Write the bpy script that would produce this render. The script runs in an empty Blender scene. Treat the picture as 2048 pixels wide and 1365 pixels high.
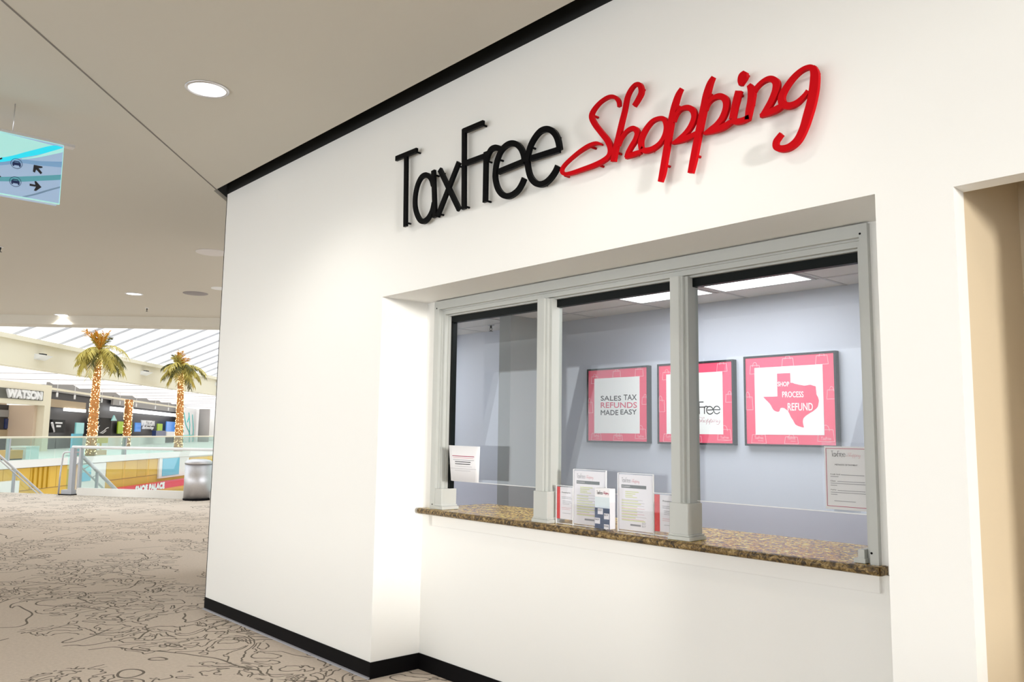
import bpy, bmesh, math, random
from mathutils import Vector, Matrix
random.seed(7)
scene = bpy.context.scene
COL = scene.collection

# ------------------------------------------------------------------ camera
IW, IH, FPX = 2048, 1365, 1636.1
YAW, PITCH, ROLL = 0.8388, 0.1143, 0.0139
CAM = Vector((0.0, -2.957, 1.55))
f0 = Vector((-math.sin(YAW), math.cos(YAW), 0)); r0 = Vector((math.cos(YAW), math.sin(YAW), 0)); u0 = Vector((0, 0, 1))
FW = math.cos(PITCH)*f0 + math.sin(PITCH)*u0
UP = -math.sin(PITCH)*f0 + math.cos(PITCH)*u0
RT = math.cos(ROLL)*r0 + math.sin(ROLL)*UP
UPR = -math.sin(ROLL)*r0 + math.cos(ROLL)*UP
cd = bpy.data.cameras.new('camera'); cam = bpy.data.objects.new('camera', cd); COL.objects.link(cam)
m = Matrix.Identity(4)
for i in range(3):
    m[i][0] = RT[i]; m[i][1] = UPR[i]; m[i][2] = -FW[i]; m[i][3] = CAM[i]
cam.matrix_world = m
cd.sensor_width = 36.0; cd.lens = FPX/IW*36.0; cd.clip_end = 500; cd.clip_start = 0.05
scene.camera = cam

# ------------------------------------------------------------------ world, big lights, exposure
scene.view_settings.view_transform = 'Standard'; scene.view_settings.look = 'None'
scene.view_settings.exposure = 0.66; scene.view_settings.gamma = 1.0
try: scene.view_settings.use_curve_mapping = False
except Exception: pass
wd = bpy.data.worlds.new('sky'); scene.world = wd; wd.use_nodes = True
bg = wd.node_tree.nodes['Background']
bg.inputs[0].default_value = (0.93, 0.97, 1.0, 1); bg.inputs[1].default_value = 2.2

def area(name, loc, target, sx, sy, energy, color=(1, 1, 1), spread=math.pi):
    d = bpy.data.lights.new(name, 'AREA'); d.shape = 'RECTANGLE'; d.size = sx; d.size_y = sy
    d.energy = energy; d.color = color; d.spread = spread
    o = bpy.data.objects.new(name, d); COL.objects.link(o); o.location = loc
    o.rotation_euler = (Vector(target)-Vector(loc)).to_track_quat('-Z', 'Y').to_euler()
    return o

sd = bpy.data.lights.new('sun', 'SUN'); sd.energy = 1.6; sd.angle = math.radians(5); sd.color = (1, 0.97, 0.92)
so = bpy.data.objects.new('sun', sd); COL.objects.link(so)
so.rotation_euler = Vector((-1, 0.30, -0.07)).to_track_quat('-Z', 'Y').to_euler()

# ------------------------------------------------------------------ projection helpers (pixel of the photo -> point on a real plane)
def ray(u, v): return FW + (u-IW/2)/FPX*RT - (v-IH/2)/FPX*UPR
def ony(u, v, y): d = ray(u, v); return CAM + d*((y-CAM.y)/d.y)
def onx(u, v, x): d = ray(u, v); return CAM + d*((x-CAM.x)/d.x)
def onz(u, v, z): d = ray(u, v); return CAM + d*((z-CAM.z)/d.z)
# atrium axes: G runs along the far gallery, L to its right
G = Vector((-0.759, 0.651, 0)); G.normalize(); L = Vector((0.651, 0.759, 0)); L.normalize()
def Q(a, b, z): return Vector((CAM.x, CAM.y, 0)) + G*a + L*b + Vector((0, 0, z))
def gb(u, v, b): d = ray(u, v); return CAM + d*(b/d.dot(L))
def ga(u, v, a): d = ray(u, v); return CAM + d*(a/d.dot(G))

# ------------------------------------------------------------------ materials
def mat(name, col, rough=0.6, metal=0.0, spec=0.5, emit=None, es=0.0, bump=None, var=None, coat=0.0):
    ma = bpy.data.materials.new(name); ma.use_nodes = True
    nt = ma.node_tree; p = nt.nodes['Principled BSDF']
    p.inputs['Base Color'].default_value = (*col, 1); p.inputs['Roughness'].default_value = rough
    p.inputs['Metallic'].default_value = metal
    p.inputs['Specular IOR Level'].default_value = spec
    p.inputs['Coat Weight'].default_value = coat
    if emit: p.inputs['Emission Color'].default_value = (*emit, 1); p.inputs['Emission Strength'].default_value = es
    if bump or var:
        tc = nt.nodes.new('ShaderNodeTexCoord')
        nz = nt.nodes.new('ShaderNodeTexNoise'); nz.inputs['Scale'].default_value = (bump or var)[0]; nz.inputs['Detail'].default_value = 4
        nt.links.new(tc.outputs['Object'], nz.inputs['Vector'])
        if bump:
            b = nt.nodes.new('ShaderNodeBump'); b.inputs['Strength'].default_value = bump[1]; b.inputs['Distance'].default_value = bump[2]
            nt.links.new(nz.outputs['Fac'], b.inputs['Height']); nt.links.new(b.outputs['Normal'], p.inputs['Normal'])
        if var:
            mx = nt.nodes.new('ShaderNodeMix'); mx.data_type = 'RGBA'
            k = var[1]
            mx.inputs[6].default_value = (*[max(0, c*(1-k)) for c in col], 1); mx.inputs[7].default_value = (*[min(1, c*(1+k)) for c in col], 1)
            nt.links.new(nz.outputs['Fac'], mx.inputs[0]); nt.links.new(mx.outputs[2], p.inputs['Base Color'])
    return ma
M = {}
M['wall'] = mat('white_wall_paint', (0.86, 0.85, 0.82), 0.55, bump=(180, 0.04, 0.002))
M['cream'] = mat('warm_wall_paint', (0.64, 0.53, 0.375), 0.6)
M['ceil'] = mat('taupe_ceiling_paint', (0.63, 0.592, 0.515), 0.8)
M['black'] = mat('black_vinyl', (0.004, 0.0035, 0.004), 0.6, spec=0.08)
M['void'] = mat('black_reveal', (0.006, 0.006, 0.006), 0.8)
M['gloss_black'] = mat('black_gloss_paint', (0.003, 0.003, 0.0035), 0.4, spec=0.06)
M['red'] = mat('red_sign_paint', (0.50, 0.002, 0.006), 0.5, spec=0.06)
M['steel'] = mat('brushed_steel', (0.60, 0.59, 0.61), 0.42, metal=1.0, var=(60, 0.12))
M['chrome'] = mat('bright_trim_metal', (0.75, 0.75, 0.78), 0.3, metal=0.9)
M['grey_metal'] = mat('painted_grey_metal', (0.42, 0.43, 0.46), 0.4, metal=0.3)
M['alu'] = mat('off_white_aluminium', (0.49, 0.50, 0.475), 0.4)
M['frameblack'] = mat('black_glazing_channel', (0.004, 0.006, 0.006), 0.4, spec=0.12)
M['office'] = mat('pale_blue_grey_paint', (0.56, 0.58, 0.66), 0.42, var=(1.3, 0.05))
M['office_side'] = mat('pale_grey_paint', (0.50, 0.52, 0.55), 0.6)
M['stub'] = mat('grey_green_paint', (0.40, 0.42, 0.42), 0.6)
M['tile'] = mat('acoustic_tile', (0.78, 0.75, 0.73), 0.9, bump=(300, 0.1, 0.002))
M['tbar'] = mat('ceiling_grid', (0.62, 0.60, 0.60), 0.6)
M['lamp'] = mat('lit_diffuser', (1, 1, 1), 0.6, emit=(1.0, 1.0, 1.0), es=2.0)
M['panel_lamp'] = mat('lit_troffer_diffuser', (1, 1, 1), 0.6, emit=(0.98, 0.99, 1.0), es=1.6)
M['white'] = mat('white_plastic', (0.85, 0.85, 0.85), 0.4)
M['paper'] = mat('white_paper', (0.82, 0.81, 0.83), 0.7)
M['paper_grey'] = mat('greyish_paper', (0.66, 0.66, 0.67), 0.6)
M['ink'] = mat('black_ink', (0.02, 0.02, 0.025), 0.7)
M['ink_grey'] = mat('grey_ink', (0.30, 0.30, 0.32), 0.8)
M['ink_light'] = mat('pale_grey_ink', (0.50, 0.48, 0.50), 0.8)
M['ink_pink'] = mat('pink_ink', (0.70, 0.40, 0.42), 0.8)
M['ink_maroon'] = mat('maroon_ink', (0.40, 0.06, 0.12), 0.7)
M['hl'] = mat('yellow_green_highlighter', (0.66, 0.70, 0.38), 0.8)
M['bar'] = mat('dark_grey_banner', (0.13, 0.15, 0.15), 0.7)
M['pink'] = mat('rose_print', (0.84, 0.085, 0.17), 0.35, coat=0.2)
M['rose'] = mat('rose_lettering', (0.70, 0.10, 0.18), 0.5)
M['palepink'] = mat('pale_pink_print', (0.92, 0.52, 0.58), 0.5)
M['poster_white'] = mat('white_print', (0.90, 0.90, 0.89), 0.4)
M['poster_frame'] = mat('charcoal_frame', (0.022, 0.025, 0.03), 0.45, spec=0.2)
M['cardred'] = mat('red_card_print', (0.72, 0.05, 0.05), 0.5, var=(60, 0.2))
M['brochure_blue'] = mat('blue_brochure_print', (0.07, 0.10, 0.17), 0.5, var=(40, 0.5))
M['brochure_pale'] = mat('pale_blue_brochure_print', (0.62, 0.70, 0.74), 0.5)
M['slab'] = mat('white_slab_paint', (0.82, 0.80, 0.76), 0.6)
M['beam'] = mat('cream_beam_paint', (0.80, 0.74, 0.58), 0.7)
M['yellow'] = mat('yellow_hoarding', (0.72, 0.44, 0.045), 0.5, var=(0.5, 0.15))
M['yellow_rib'] = mat('ochre_hoarding', (0.66, 0.39, 0.03), 0.5)
M['seam'] = mat('brown_joint', (0.35, 0.20, 0.05), 0.7)
M['skyblue'] = mat('blue_window_film', (0.12, 0.48, 0.66), 0.25)
M['cyanfilm'] = mat('cyan_window_film', (0.30, 0.72, 0.74), 0.25)
M['dark'] = mat('dark_shop_interior', (0.035, 0.032, 0.035), 0.5)
M['darkbrown'] = mat('dark_brown_panel', (0.035, 0.022, 0.018), 0.5)
M['tan'] = mat('tan_soffit', (0.42, 0.32, 0.20), 0.7)
M['beige'] = mat('beige_reveal', (0.66, 0.52, 0.39), 0.7)
M['greyband'] = mat('grey_bulkhead', (0.30, 0.29, 0.28), 0.6)
M['lime'] = mat('lime_panel', (0.36, 0.55, 0.01), 0.5)
M['navy'] = mat('navy_panel', (0.01, 0.03, 0.13), 0.3)
M['screen'] = mat('blue_screen', (0.02, 0.10, 0.35), 0.3, emit=(0.08, 0.25, 0.6), es=0.5)
M['teal'] = mat('teal_graphic', (0.10, 0.70, 0.66), 0.5)
M['orange'] = mat('orange_bench_paint', (0.75, 0.33, 0.05), 0.5)
M['gold'] = mat('gold_sign_paint', (0.74, 0.55, 0.14), 0.5)
M['crimson'] = mat('crimson_fascia', (0.75, 0.01, 0.05), 0.4)
M['lum'] = mat('white_ceiling_glow', (0.95, 0.93, 0.92), 0.8, emit=(1, 0.98, 0.98), es=0.42)  # glow added so the gallery ceiling renders white instead of grey
M['bay_seam'] = mat('grey_seam', (0.45, 0.43, 0.45), 0.8)
M['trunk'] = mat('palm_bark', (0.52, 0.22, 0.06), 0.8, var=(9, 0.55))
M['frond'] = mat('dry_olive_frond', (0.60, 0.50, 0.13), 0.6, var=(2.5, 0.5))
M['frond_dark'] = mat('dark_olive_frond', (0.12, 0.12, 0.03), 0.6)
M['frond_dry'] = mat('orange_dry_frond', (0.72, 0.36, 0.04), 0.7, var=(4, 0.35))
M['fairy'] = mat('warm_fairy_light', (1, 0.8, 0.5), 0.5, emit=(1.0, 0.72, 0.36), es=3.2)
M['lower_floor'] = mat('pale_stone_floor', (0.72, 0.70, 0.66), 0.4)
M['sign_face'] = mat('backlit_blue_face', (0.28, 0.38, 0.52), 0.3, emit=(0.40, 0.56, 0.80), es=0.26)
M['sign_aqua'] = mat('backlit_aqua_face', (0.45, 0.80, 0.78), 0.3, emit=(0.42, 0.90, 0.86), es=0.2)
M['sign_cyan'] = mat('backlit_cyan_band', (0.02, 0.55, 0.70), 0.3, emit=(0.02, 0.62, 0.78), es=0.4)
M['sign_teal'] = mat('backlit_teal_band', (0.10, 0.32, 0.38), 0.3, emit=(0.08, 0.33, 0.40), es=0.25)
M['sign_blue'] = mat('backlit_mid_blue_band', (0.18, 0.32, 0.52), 0.3, emit=(0.18, 0.36, 0.58), es=0.25)
M['sign_slate'] = mat('backlit_slate_band', (0.16, 0.25, 0.36), 0.3, emit=(0.16, 0.27, 0.40), es=0.22)

def glass(name, tint, refl=0.08, rough=0.0):
    ma = bpy.data.materials.new(name); ma.use_nodes = True; nt = ma.node_tree
    for n in list(nt.nodes): nt.nodes.remove(n)
    out = nt.nodes.new('ShaderNodeOutputMaterial'); mx = nt.nodes.new('ShaderNodeMixShader')
    tr = nt.nodes.new('ShaderNodeBsdfTransparent'); tr.inputs[0].default_value = (*tint, 1)
    gl = nt.nodes.new('ShaderNodeBsdfGlossy'); gl.inputs['Roughness'].default_value = rough
    fr = nt.nodes.new('ShaderNodeFresnel')
    ge = nt.nodes.new('ShaderNodeNewGeometry'); io = nt.nodes.new('ShaderNodeMath'); io.operation = 'MULTIPLY_ADD'; io.inputs[1].default_value = -0.8333; io.inputs[2].default_value = 1.5
    nt.links.new(ge.outputs['Backfacing'], io.inputs[0]); nt.links.new(io.outputs[0], fr.inputs[0])
    mul = nt.nodes.new('ShaderNodeMath'); mul.operation = 'MULTIPLY'; mul.inputs[1].default_value = refl/0.04; mul.use_clamp = True
    nt.links.new(fr.outputs[0], mul.inputs[0]); nt.links.new(mul.outputs[0], mx.inputs[0])
    nt.links.new(tr.outputs[0], mx.inputs[1]); nt.links.new(gl.outputs[0], mx.inputs[2]); nt.links.new(mx.outputs[0], out.inputs[0])
    return ma
M['glass'] = glass('clear_window_glass', (0.95, 0.97, 0.97), 0.028)
M['rail_glass'] = glass('green_tinted_glass', (0.80, 0.93, 0.90), 0.045)
M['clear_rail_glass'] = glass('faintly_green_glass', (0.93, 0.98, 0.97), 0.03)
M['acrylic'] = glass('clear_acrylic', (0.97, 0.97, 0.98), 0.02)

def carpet():
    ma = bpy.data.materials.new('scribble_patterned_carpet'); ma.use_nodes = True; nt = ma.node_tree; p = nt.nodes['Principled BSDF']
    N = nt.nodes.new; LK = nt.links.new
    tc = N('ShaderNodeTexCoord')
    def noise(scale, det, dist, off=0.0, rough=0.5):
        mp = N('ShaderNodeMapping'); mp.inputs['Location'].default_value = (off, off*1.7, off*.3); LK(tc.outputs['Object'], mp.inputs['Vector'])
        n = N('ShaderNodeTexNoise'); n.inputs['Scale'].default_value = scale; n.inputs['Detail'].default_value = det
        n.inputs['Distortion'].default_value = dist; n.inputs['Roughness'].default_value = rough; LK(mp.outputs[0], n.inputs['Vector']); return n.outputs['Fac']
    def math_(op, a, b=None, clamp=False):
        n = N('ShaderNodeMath'); n.operation = op; n.use_clamp = clamp
        for i, x in enumerate((a, b)):
            if x is None: continue
            if isinstance(x, (int, float)): n.inputs[i].default_value = x
            else: LK(x, n.inputs[i])
        return n.outputs[0]
    def shifted(scale, det, dist, off, dx, dy):
        mp = N('ShaderNodeMapping'); mp.inputs['Location'].default_value = (off+dx, off*1.7+dy, off*.3); LK(tc.outputs['Object'], mp.inputs['Vector'])
        n = N('ShaderNodeTexNoise'); n.inputs['Scale'].default_value = scale; n.inputs['Detail'].default_value = det
        n.inputs['Distortion'].default_value = dist; LK(mp.outputs[0], n.inputs['Vector']); return n.outputs['Fac']
    def lines(scale, det, dist, off, levels, w, mask):
        # contour lines of even width: distance to the level divided by the slope
        e = 0.004
        f_, fx, fy = shifted(scale, det, dist, off, 0, 0), shifted(scale, det, dist, off, e, 0), shifted(scale, det, dist, off, 0, e)
        gx = math_('DIVIDE', math_('SUBTRACT', fx, f_), e); gy = math_('DIVIDE', math_('SUBTRACT', fy, f_), e)
        g_ = math_('SQRT', math_('ADD', math_('MULTIPLY', gx, gx), math_('MULTIPLY', gy, gy)))
        d = math_('DIVIDE', math_('ABSOLUTE', math_('SUBTRACT', math_('FRACT', math_('MULTIPLY', f_, levels)), 0.5)), levels)
        l = math_('LESS_THAN', math_('DIVIDE', d, math_('ADD', g_, 0.02)), w)
        return math_('MULTIPLY', l, math_('GREATER_THAN', mask, 0.48))
    a = lines(0.85, 2.0, 1.3, 0.0, 3.0, 0.0078, noise(1.1, 1, 0, 7))
    b = lines(1.35, 2.2, 2.0, 13.0, 2.0, 0.0066, noise(1.5, 1, 0, 3))
    c = lines(2.6, 1.5, 3.0, 31.0, 1.0, 0.0062, noise(1.2, 1, 0, 9))
    ln = math_('MAXIMUM', math_('MAXIMUM', a, b), c)
    fine = noise(260, 2, 0, 1); mid = noise(40, 2, 0, 5)
    grain = N('ShaderNodeMix'); grain.data_type = 'RGBA'; grain.inputs[6].default_value = (0.38, 0.315, 0.255, 1); grain.inputs[7].default_value = (0.90, 0.79, 0.68, 1)
    LK(math_('ADD', math_('MULTIPLY', fine, 0.7), math_('MULTIPLY', mid, 0.3)), grain.inputs[0])
    mx = N('ShaderNodeMix'); mx.data_type = 'RGBA'; mx.inputs[7].default_value = (0.105, 0.085, 0.068, 1)
    LK(grain.outputs[2], mx.inputs[6]); LK(math_('MULTIPLY', ln, 0.85), mx.inputs[0]); LK(mx.outputs[2], p.inputs['Base Color'])
    p.inputs['Roughness'].default_value = 0.95; p.inputs['Specular IOR Level'].default_value = 0.15
    bp = N('ShaderNodeBump'); bp.inputs['Strength'].default_value = 0.3; bp.inputs['Distance'].default_value = 0.004; LK(fine, bp.inputs['Height']); LK(bp.outputs[0], p.inputs['Normal'])
    return ma
M['carpet'] = carpet()
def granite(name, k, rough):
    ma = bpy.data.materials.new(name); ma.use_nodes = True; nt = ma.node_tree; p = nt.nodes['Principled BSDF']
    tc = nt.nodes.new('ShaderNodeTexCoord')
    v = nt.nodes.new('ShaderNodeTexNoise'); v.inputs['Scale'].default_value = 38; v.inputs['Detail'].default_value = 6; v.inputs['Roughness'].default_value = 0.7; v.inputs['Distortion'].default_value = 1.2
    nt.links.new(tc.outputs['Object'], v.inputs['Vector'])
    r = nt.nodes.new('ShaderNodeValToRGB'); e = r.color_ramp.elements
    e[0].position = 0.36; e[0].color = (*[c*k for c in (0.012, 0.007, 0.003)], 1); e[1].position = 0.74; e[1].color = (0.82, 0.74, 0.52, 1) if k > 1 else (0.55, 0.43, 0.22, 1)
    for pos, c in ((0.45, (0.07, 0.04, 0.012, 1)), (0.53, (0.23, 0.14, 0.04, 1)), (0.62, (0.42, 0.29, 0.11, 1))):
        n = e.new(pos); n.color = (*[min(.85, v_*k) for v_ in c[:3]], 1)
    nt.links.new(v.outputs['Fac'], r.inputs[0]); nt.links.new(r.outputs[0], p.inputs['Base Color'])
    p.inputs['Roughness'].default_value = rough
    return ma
M['granite'] = granite('light_painted_granite_top', 3.0, 0.22); M['granite_edge'] = granite('rough_brown_granite_edge', 0.8, 0.5)  # top colour lightened for the strong light on it, edge kept dark

# ------------------------------------------------------------------ object helpers
def tag(o, label=None, cat=None, group=None, kind=None):
    if label: o['label'] = label
    if cat: o['category'] = cat
    if group: o['group'] = group
    if kind: o['kind'] = kind
    return o
def wloc(o):
    v = Vector((0, 0, 0))
    while o: v = v + o.location; o = o.parent
    return v
def thing(name, label, cat, loc=(0, 0, 0), group=None):
    o = bpy.data.objects.new(name, None); COL.objects.link(o); o.location = loc; o.empty_display_size = 0.1
    return tag(o, label, cat, group)
class MB:
    def __init__(s): s.v = []; s.f = []; s.smooth = set()
    def add(s, vs, fs, smooth=False):
        n = len(s.v); s.v += [Vector(x) for x in vs]
        for f in fs:
            if smooth: s.smooth.add(len(s.f))
            s.f.append([i+n for i in f])
        return s
    def box(s, a, b):
        x0, y0, z0 = [min(p, q) for p, q in zip(a, b)]; x1, y1, z1 = [max(p, q) for p, q in zip(a, b)]
        return s.hexa([(x0, y0, z0), (x1, y0, z0), (x1, y1, z0), (x0, y1, z0)], [(x0, y0, z1), (x1, y0, z1), (x1, y1, z1), (x0, y1, z1)])
    def hexa(s, lo, hi):
        return s.add(list(lo)+list(hi), [(3, 2, 1, 0), (4, 5, 6, 7), (0, 1, 5, 4), (1, 2, 6, 5), (2, 3, 7, 6), (3, 0, 4, 7)])
    def prism(s, poly, vec):           # poly of 3D points swept by vec
        n = len(poly); vec = Vector(vec); a = [Vector(p) for p in poly]; b = [p+vec for p in a]
        return s.add(a+b, [tuple(range(n-1, -1, -1)), tuple(range(n, 2*n))]+[(i, (i+1) % n, (i+1) % n+n, i+n) for i in range(n)])
    def quad(s, a, b, c, d): return s.add([a, b, c, d], [(0, 1, 2, 3)])
    def tube(s, pts, r, n=10, caps=True, smooth=True):
        pts = [Vector(p) for p in pts]; rs = r if isinstance(r, (list, tuple)) else [r]*len(pts); vs = []; prev = None
        for i, p in enumerate(pts):
            t = (pts[min(i+1, len(pts)-1)]-pts[max(i-1, 0)]).normalized()
            if prev is None:
                a = t.orthogonal().normalized()
            else:
                a = (prev - t*prev.dot(t)).normalized()
            prev = a; b = t.cross(a)
            for k in range(n):
                an = 2*math.pi*k/n; vs.append(p + (a*math.cos(an)+b*math.sin(an))*rs[i])
        m_ = len(pts); fs = []
        for i in range(m_-1):
            for k in range(n):
                k2 = (k+1) % n; fs.append((i*n+k, i*n+k2, (i+1)*n+k2, (i+1)*n+k))
        s.add(vs, fs, smooth)
        if caps:
            s.add(vs[:n], [tuple(range(n-1, -1, -1))]); s.add(vs[-n:], [tuple(range(n))])
        return s
    def lathe(s, prof, c, n=32, smooth=True):   # prof list of (r, z)
        vs = []; c = Vector(c)
        for r, z in prof:
            for k in range(n):
                an = 2*math.pi*k/n; vs.append(c+Vector((r*math.cos(an), r*math.sin(an), z)))
        fs = []
        for i in range(len(prof)-1):
            for k in range(n):
                k2 = (k+1) % n; fs.append((i*n+k, i*n+k2, (i+1)*n+k2, (i+1)*n+k))
        s.add(vs, fs, smooth)
        if prof[0][0] > 1e-4: s.add(vs[:n], [tuple(range(n-1, -1, -1))])
        if prof[-1][0] > 1e-4: s.add(vs[-n:], [tuple(range(n))])
        return s
    def bar(s, a, b, w, h, up=(0, 0, 1)):      # rectangular bar from a to b
        a, b = Vector(a), Vector(b); t = (b-a).normalized(); x = t.cross(Vector(up)).normalized(); y = x.cross(t).normalized()
        q = lambda p: [p-x*w/2-y*h/2, p+x*w/2-y*h/2, p+x*w/2+y*h/2, p-x*w/2+y*h/2]
        return s.hexa(q(a), q(b))
    def build(s, name, material, parent=None, origin=None, bevel=0.0):
        me = bpy.data.meshes.new(name)
        if origin is None:
            if parent is None and s.v:
                xs = [p.x for p in s.v]; ys = [p.y for p in s.v]; zs = [p.z for p in s.v]
                origin = Vector(((min(xs)+max(xs))/2, (min(ys)+max(ys))/2, min(zs)))
            else: origin = wloc(parent)
        origin = Vector(origin)
        me.from_pydata([p-origin for p in s.v], [], s.f)
        bm = bmesh.new(); bm.from_mesh(me)
        bm.faces.ensure_lookup_table()
        for i in s.smooth: bm.faces[i].smooth = True
        bmesh.ops.remove_doubles(bm, verts=bm.verts, dist=1e-6)
        bmesh.ops.recalc_face_normals(bm, faces=bm.faces); bm.to_mesh(me); bm.free()
        me.materials.append(material)
        o = bpy.data.objects.new(name, me); COL.objects.link(o)
        if parent: o.parent = parent; o.location = origin - wloc(parent)
        else: o.location = origin
        if bevel:
            b = o.modifiers.new('bevel', 'BEVEL'); b.width = bevel; b.segments = 2; b.limit_method = 'ANGLE'
        return o
def struct(o): o['kind'] = 'structure'; return o
def copy_tree(o, parent=None):
    c = o.copy(); COL.objects.link(c)
    if parent: c.parent = parent
    for ch in list(o.children): copy_tree(ch, c)
    return c
# text set into the rectangle given by its lower-left corner, width vector and height vector
_tc = {}
def text_mesh(s):
    if s not in _tc:
        cu = bpy.data.curves.new('t', 'FONT'); cu.body = s; cu.resolution_u = 3
        o = bpy.data.objects.new('t', cu); COL.objects.link(o)
        dg = bpy.context.evaluated_depsgraph_get(); me = bpy.data.meshes.new_from_object(o.evaluated_get(dg))
        vs = [v.co.copy() for v in me.vertices]; fs = [list(p.vertices) for p in me.polygons]
        bpy.data.objects.remove(o); bpy.data.curves.remove(cu); bpy.data.meshes.remove(me)
        x0 = min(v.x for v in vs); x1 = max(v.x for v in vs); y0 = min(v.y for v in vs); y1 = max(v.y for v in vs)
        _tc[s] = ([((v.x-x0)/(x1-x0), (v.y-y0)/(y1-y0)) for v in vs], fs)
    return _tc[s]
def add_text(mb, s, o, wx, hy, thick=0.0, bold=0.0, shear=0.0):
    vs, fs = text_mesh(s); o = Vector(o); wx = Vector(wx); hy = Vector(hy); n = wx.cross(hy).normalized()
    offs = [(0, 0)] if not bold else [(-bold, 0), (bold, 0), (0, bold), (0, -bold)]
    for k, (dx, dy) in enumerate(offs):
        P = [o + wx*(x+shear*y) + hy*y + wx.normalized()*dx + hy.normalized()*dy + n*(k*0.0001) for x, y in vs]
        if thick:
            nn = len(P); ed = {}
            mb.add(P+[p+n*thick for p in P], [list(reversed(f)) for f in fs]+[[i+nn for i in f] for f in fs])
            for f in fs:
                for i in range(len(f)):
                    a, b = f[i], f[(i+1) % len(f)]; ed[(a, b)] = 1
            side = [(a, b, b+nn, a+nn) for (a, b) in ed if (b, a) not in ed]
            mb.add(P+[p+n*thick for p in P], side)
        else:
            mb.add([p+n*0.0006 for p in P], fs)
    return mb
def catmull(pts, n=6):
    if len(pts) < 3: return [tuple(p) for p in pts]
    out = []; P = [pts[0]]+list(pts)+[pts[-1]]
    for i in range(1, len(P)-2):
        p0, p1, p2, p3 = P[i-1], P[i], P[i+1], P[i+2]
        for k in range(n):
            t = k/n
            out.append(tuple(0.5*((2*b)+(-a+c)*t+(2*a-5*b+4*c-d)*t*t+(-a+3*b-3*c+d)*t**3) for a, b, c, d in zip(p0, p1, p2, p3)))
    out.append(tuple(pts[-1])); return out
def ribbon(mb, pts, depth):
    """pts: list of (x, z, halfwidth) in a wall plane; solid stroke from y=depth[0] (front) to depth[1] (back)"""
    n = len(pts); Lf = []; Rt = []
    for i in range(n):
        a = pts[max(i-1, 0)]; b = pts[min(i+1, n-1)]; tx, tz = b[0]-a[0], b[1]-a[1]; l = math.hypot(tx, tz) or 1
        nx, nz = -tz/l, tx/l; x, z, h = pts[i]
        Lf.append((x+nx*h, z+nz*h)); Rt.append((x-nx*h, z-nz*h))
    y0, y1 = depth
    vs = [(x, y0, z) for x, z in Lf]+[(x, y0, z) for x, z in Rt]+[(x, y1, z) for x, z in Lf]+[(x, y1, z) for x, z in Rt]
    fs = []
    for i in range(n-1):
        fs += [(i, i+1, n+i+1, n+i), (2*n+i, 3*n+i, 3*n+i+1, 2*n+i+1), (i, 2*n+i, 2*n+i+1, i+1), (n+i, n+i+1, 3*n+i+1, 3*n+i)]
    fs += [(0, n, 3*n, 2*n), (n-1, 3*n-1, 4*n-1, 2*n-1)]
    mb.add(vs, fs)

# ------------------------------------------------------------------ main dimensions
X1, X2, X3, X4 = -7.261, -4.593, -1.2955, -1.026
ZC, ZR, ZD, REC, ZB = 3.726, 2.4535, 2.4214, 0.376, 0.1016
FX0, FX1, FZ0, FZ1 = -4.478, -1.488, 1.055, 2.447     # window frame
DX1 = 0.35                                             # right side of the doorway
OZ, OYB = 2.60, 2.413                                  # office ceiling, office back wall
YB = 0.48                                              # inner face of the office front wall

# ------------------------------------------------------------------ floor and ceiling
ea, eb = Q(20.4, -11.9, 0), Q(18.94, -6.3, 0); ed_ = (eb-ea)/(5.6)
edge = lambda b: ea + ed_*(b+11.9)
e0, e1 = edge(-22), edge(6)
mb = MB(); poly = [(-30, -9, 0), (6.2, -9, 0), (6.2, 8, 0), (e1.x, e1.y, 0), (e0.x, e0.y, 0)]
mb.prism([Vector(p) for p in poly], (0, 0, -0.35))
struct(mb.build('floor', M['carpet'], origin=(0, 0, 0)))
CY = -0.141
c0, c1 = Q(15.85, -21.2, ZC), Q(15.85, 6, ZC)
mb = MB()
poly = [Vector((6.2, -9, ZC)), Vector((6.2, CY, ZC)), Vector((-7.235, CY, ZC)), Vector((-9.0, 1.42, ZC)), Vector((c1.x, c1.y, ZC)), Vector((c0.x, c0.y, ZC))]
mb.prism(poly, (0, 0, 0.04))
# bulkhead that closes the hall ceiling towards the atrium
g0, g1 = Q(15.85, -18, 0), Q(15.85, 6, 0)
mb2 = MB()
mb2.hexa([g0+Vector((0, 0, 3.55)), g1+Vector((0, 0, 3.55)), g1+G*0.5+Vector((0, 0, 3.55)), g0+G*0.5+Vector((0, 0, 3.55))],
         [g0+Vector((0, 0, 3.79)), g1+Vector((0, 0, 3.79)), g1+G*0.5+Vector((0, 0, 3.79)), g0+G*0.5+Vector((0, 0, 3.79))])
struct(mb.build('ceiling', M['ceil'], origin=(0, 0, ZC)))
struct(mb2.build('trim_1', M['ceil']))
# black reveal between ceiling and white wall
mb = MB(); mb.box((-9.5, CY-0.25, ZC+0.30), (6.2, 2.0, ZC+0.34)); mb.box((-9.5, CY-0.25, ZC+0.041), (6.2, CY-0.21, ZC+0.30)); mb.box((-7.3, 0.005, ZC+0.002), (6.2, 0.06, ZC+0.30))
mb.hexa([(X1, 0.003, ZC+.003), (-8.9, 1.62, ZC+.003), (-8.8, 1.75, ZC+.003), (-7.2, 0.15, ZC+.003)], [(X1, 0.003, ZC+.3), (-8.9, 1.62, ZC+.3), (-8.8, 1.75, ZC+.3), (-7.2, 0.15, ZC+.3)])
struct(mb.build('trim_2', M['void']))
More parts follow.
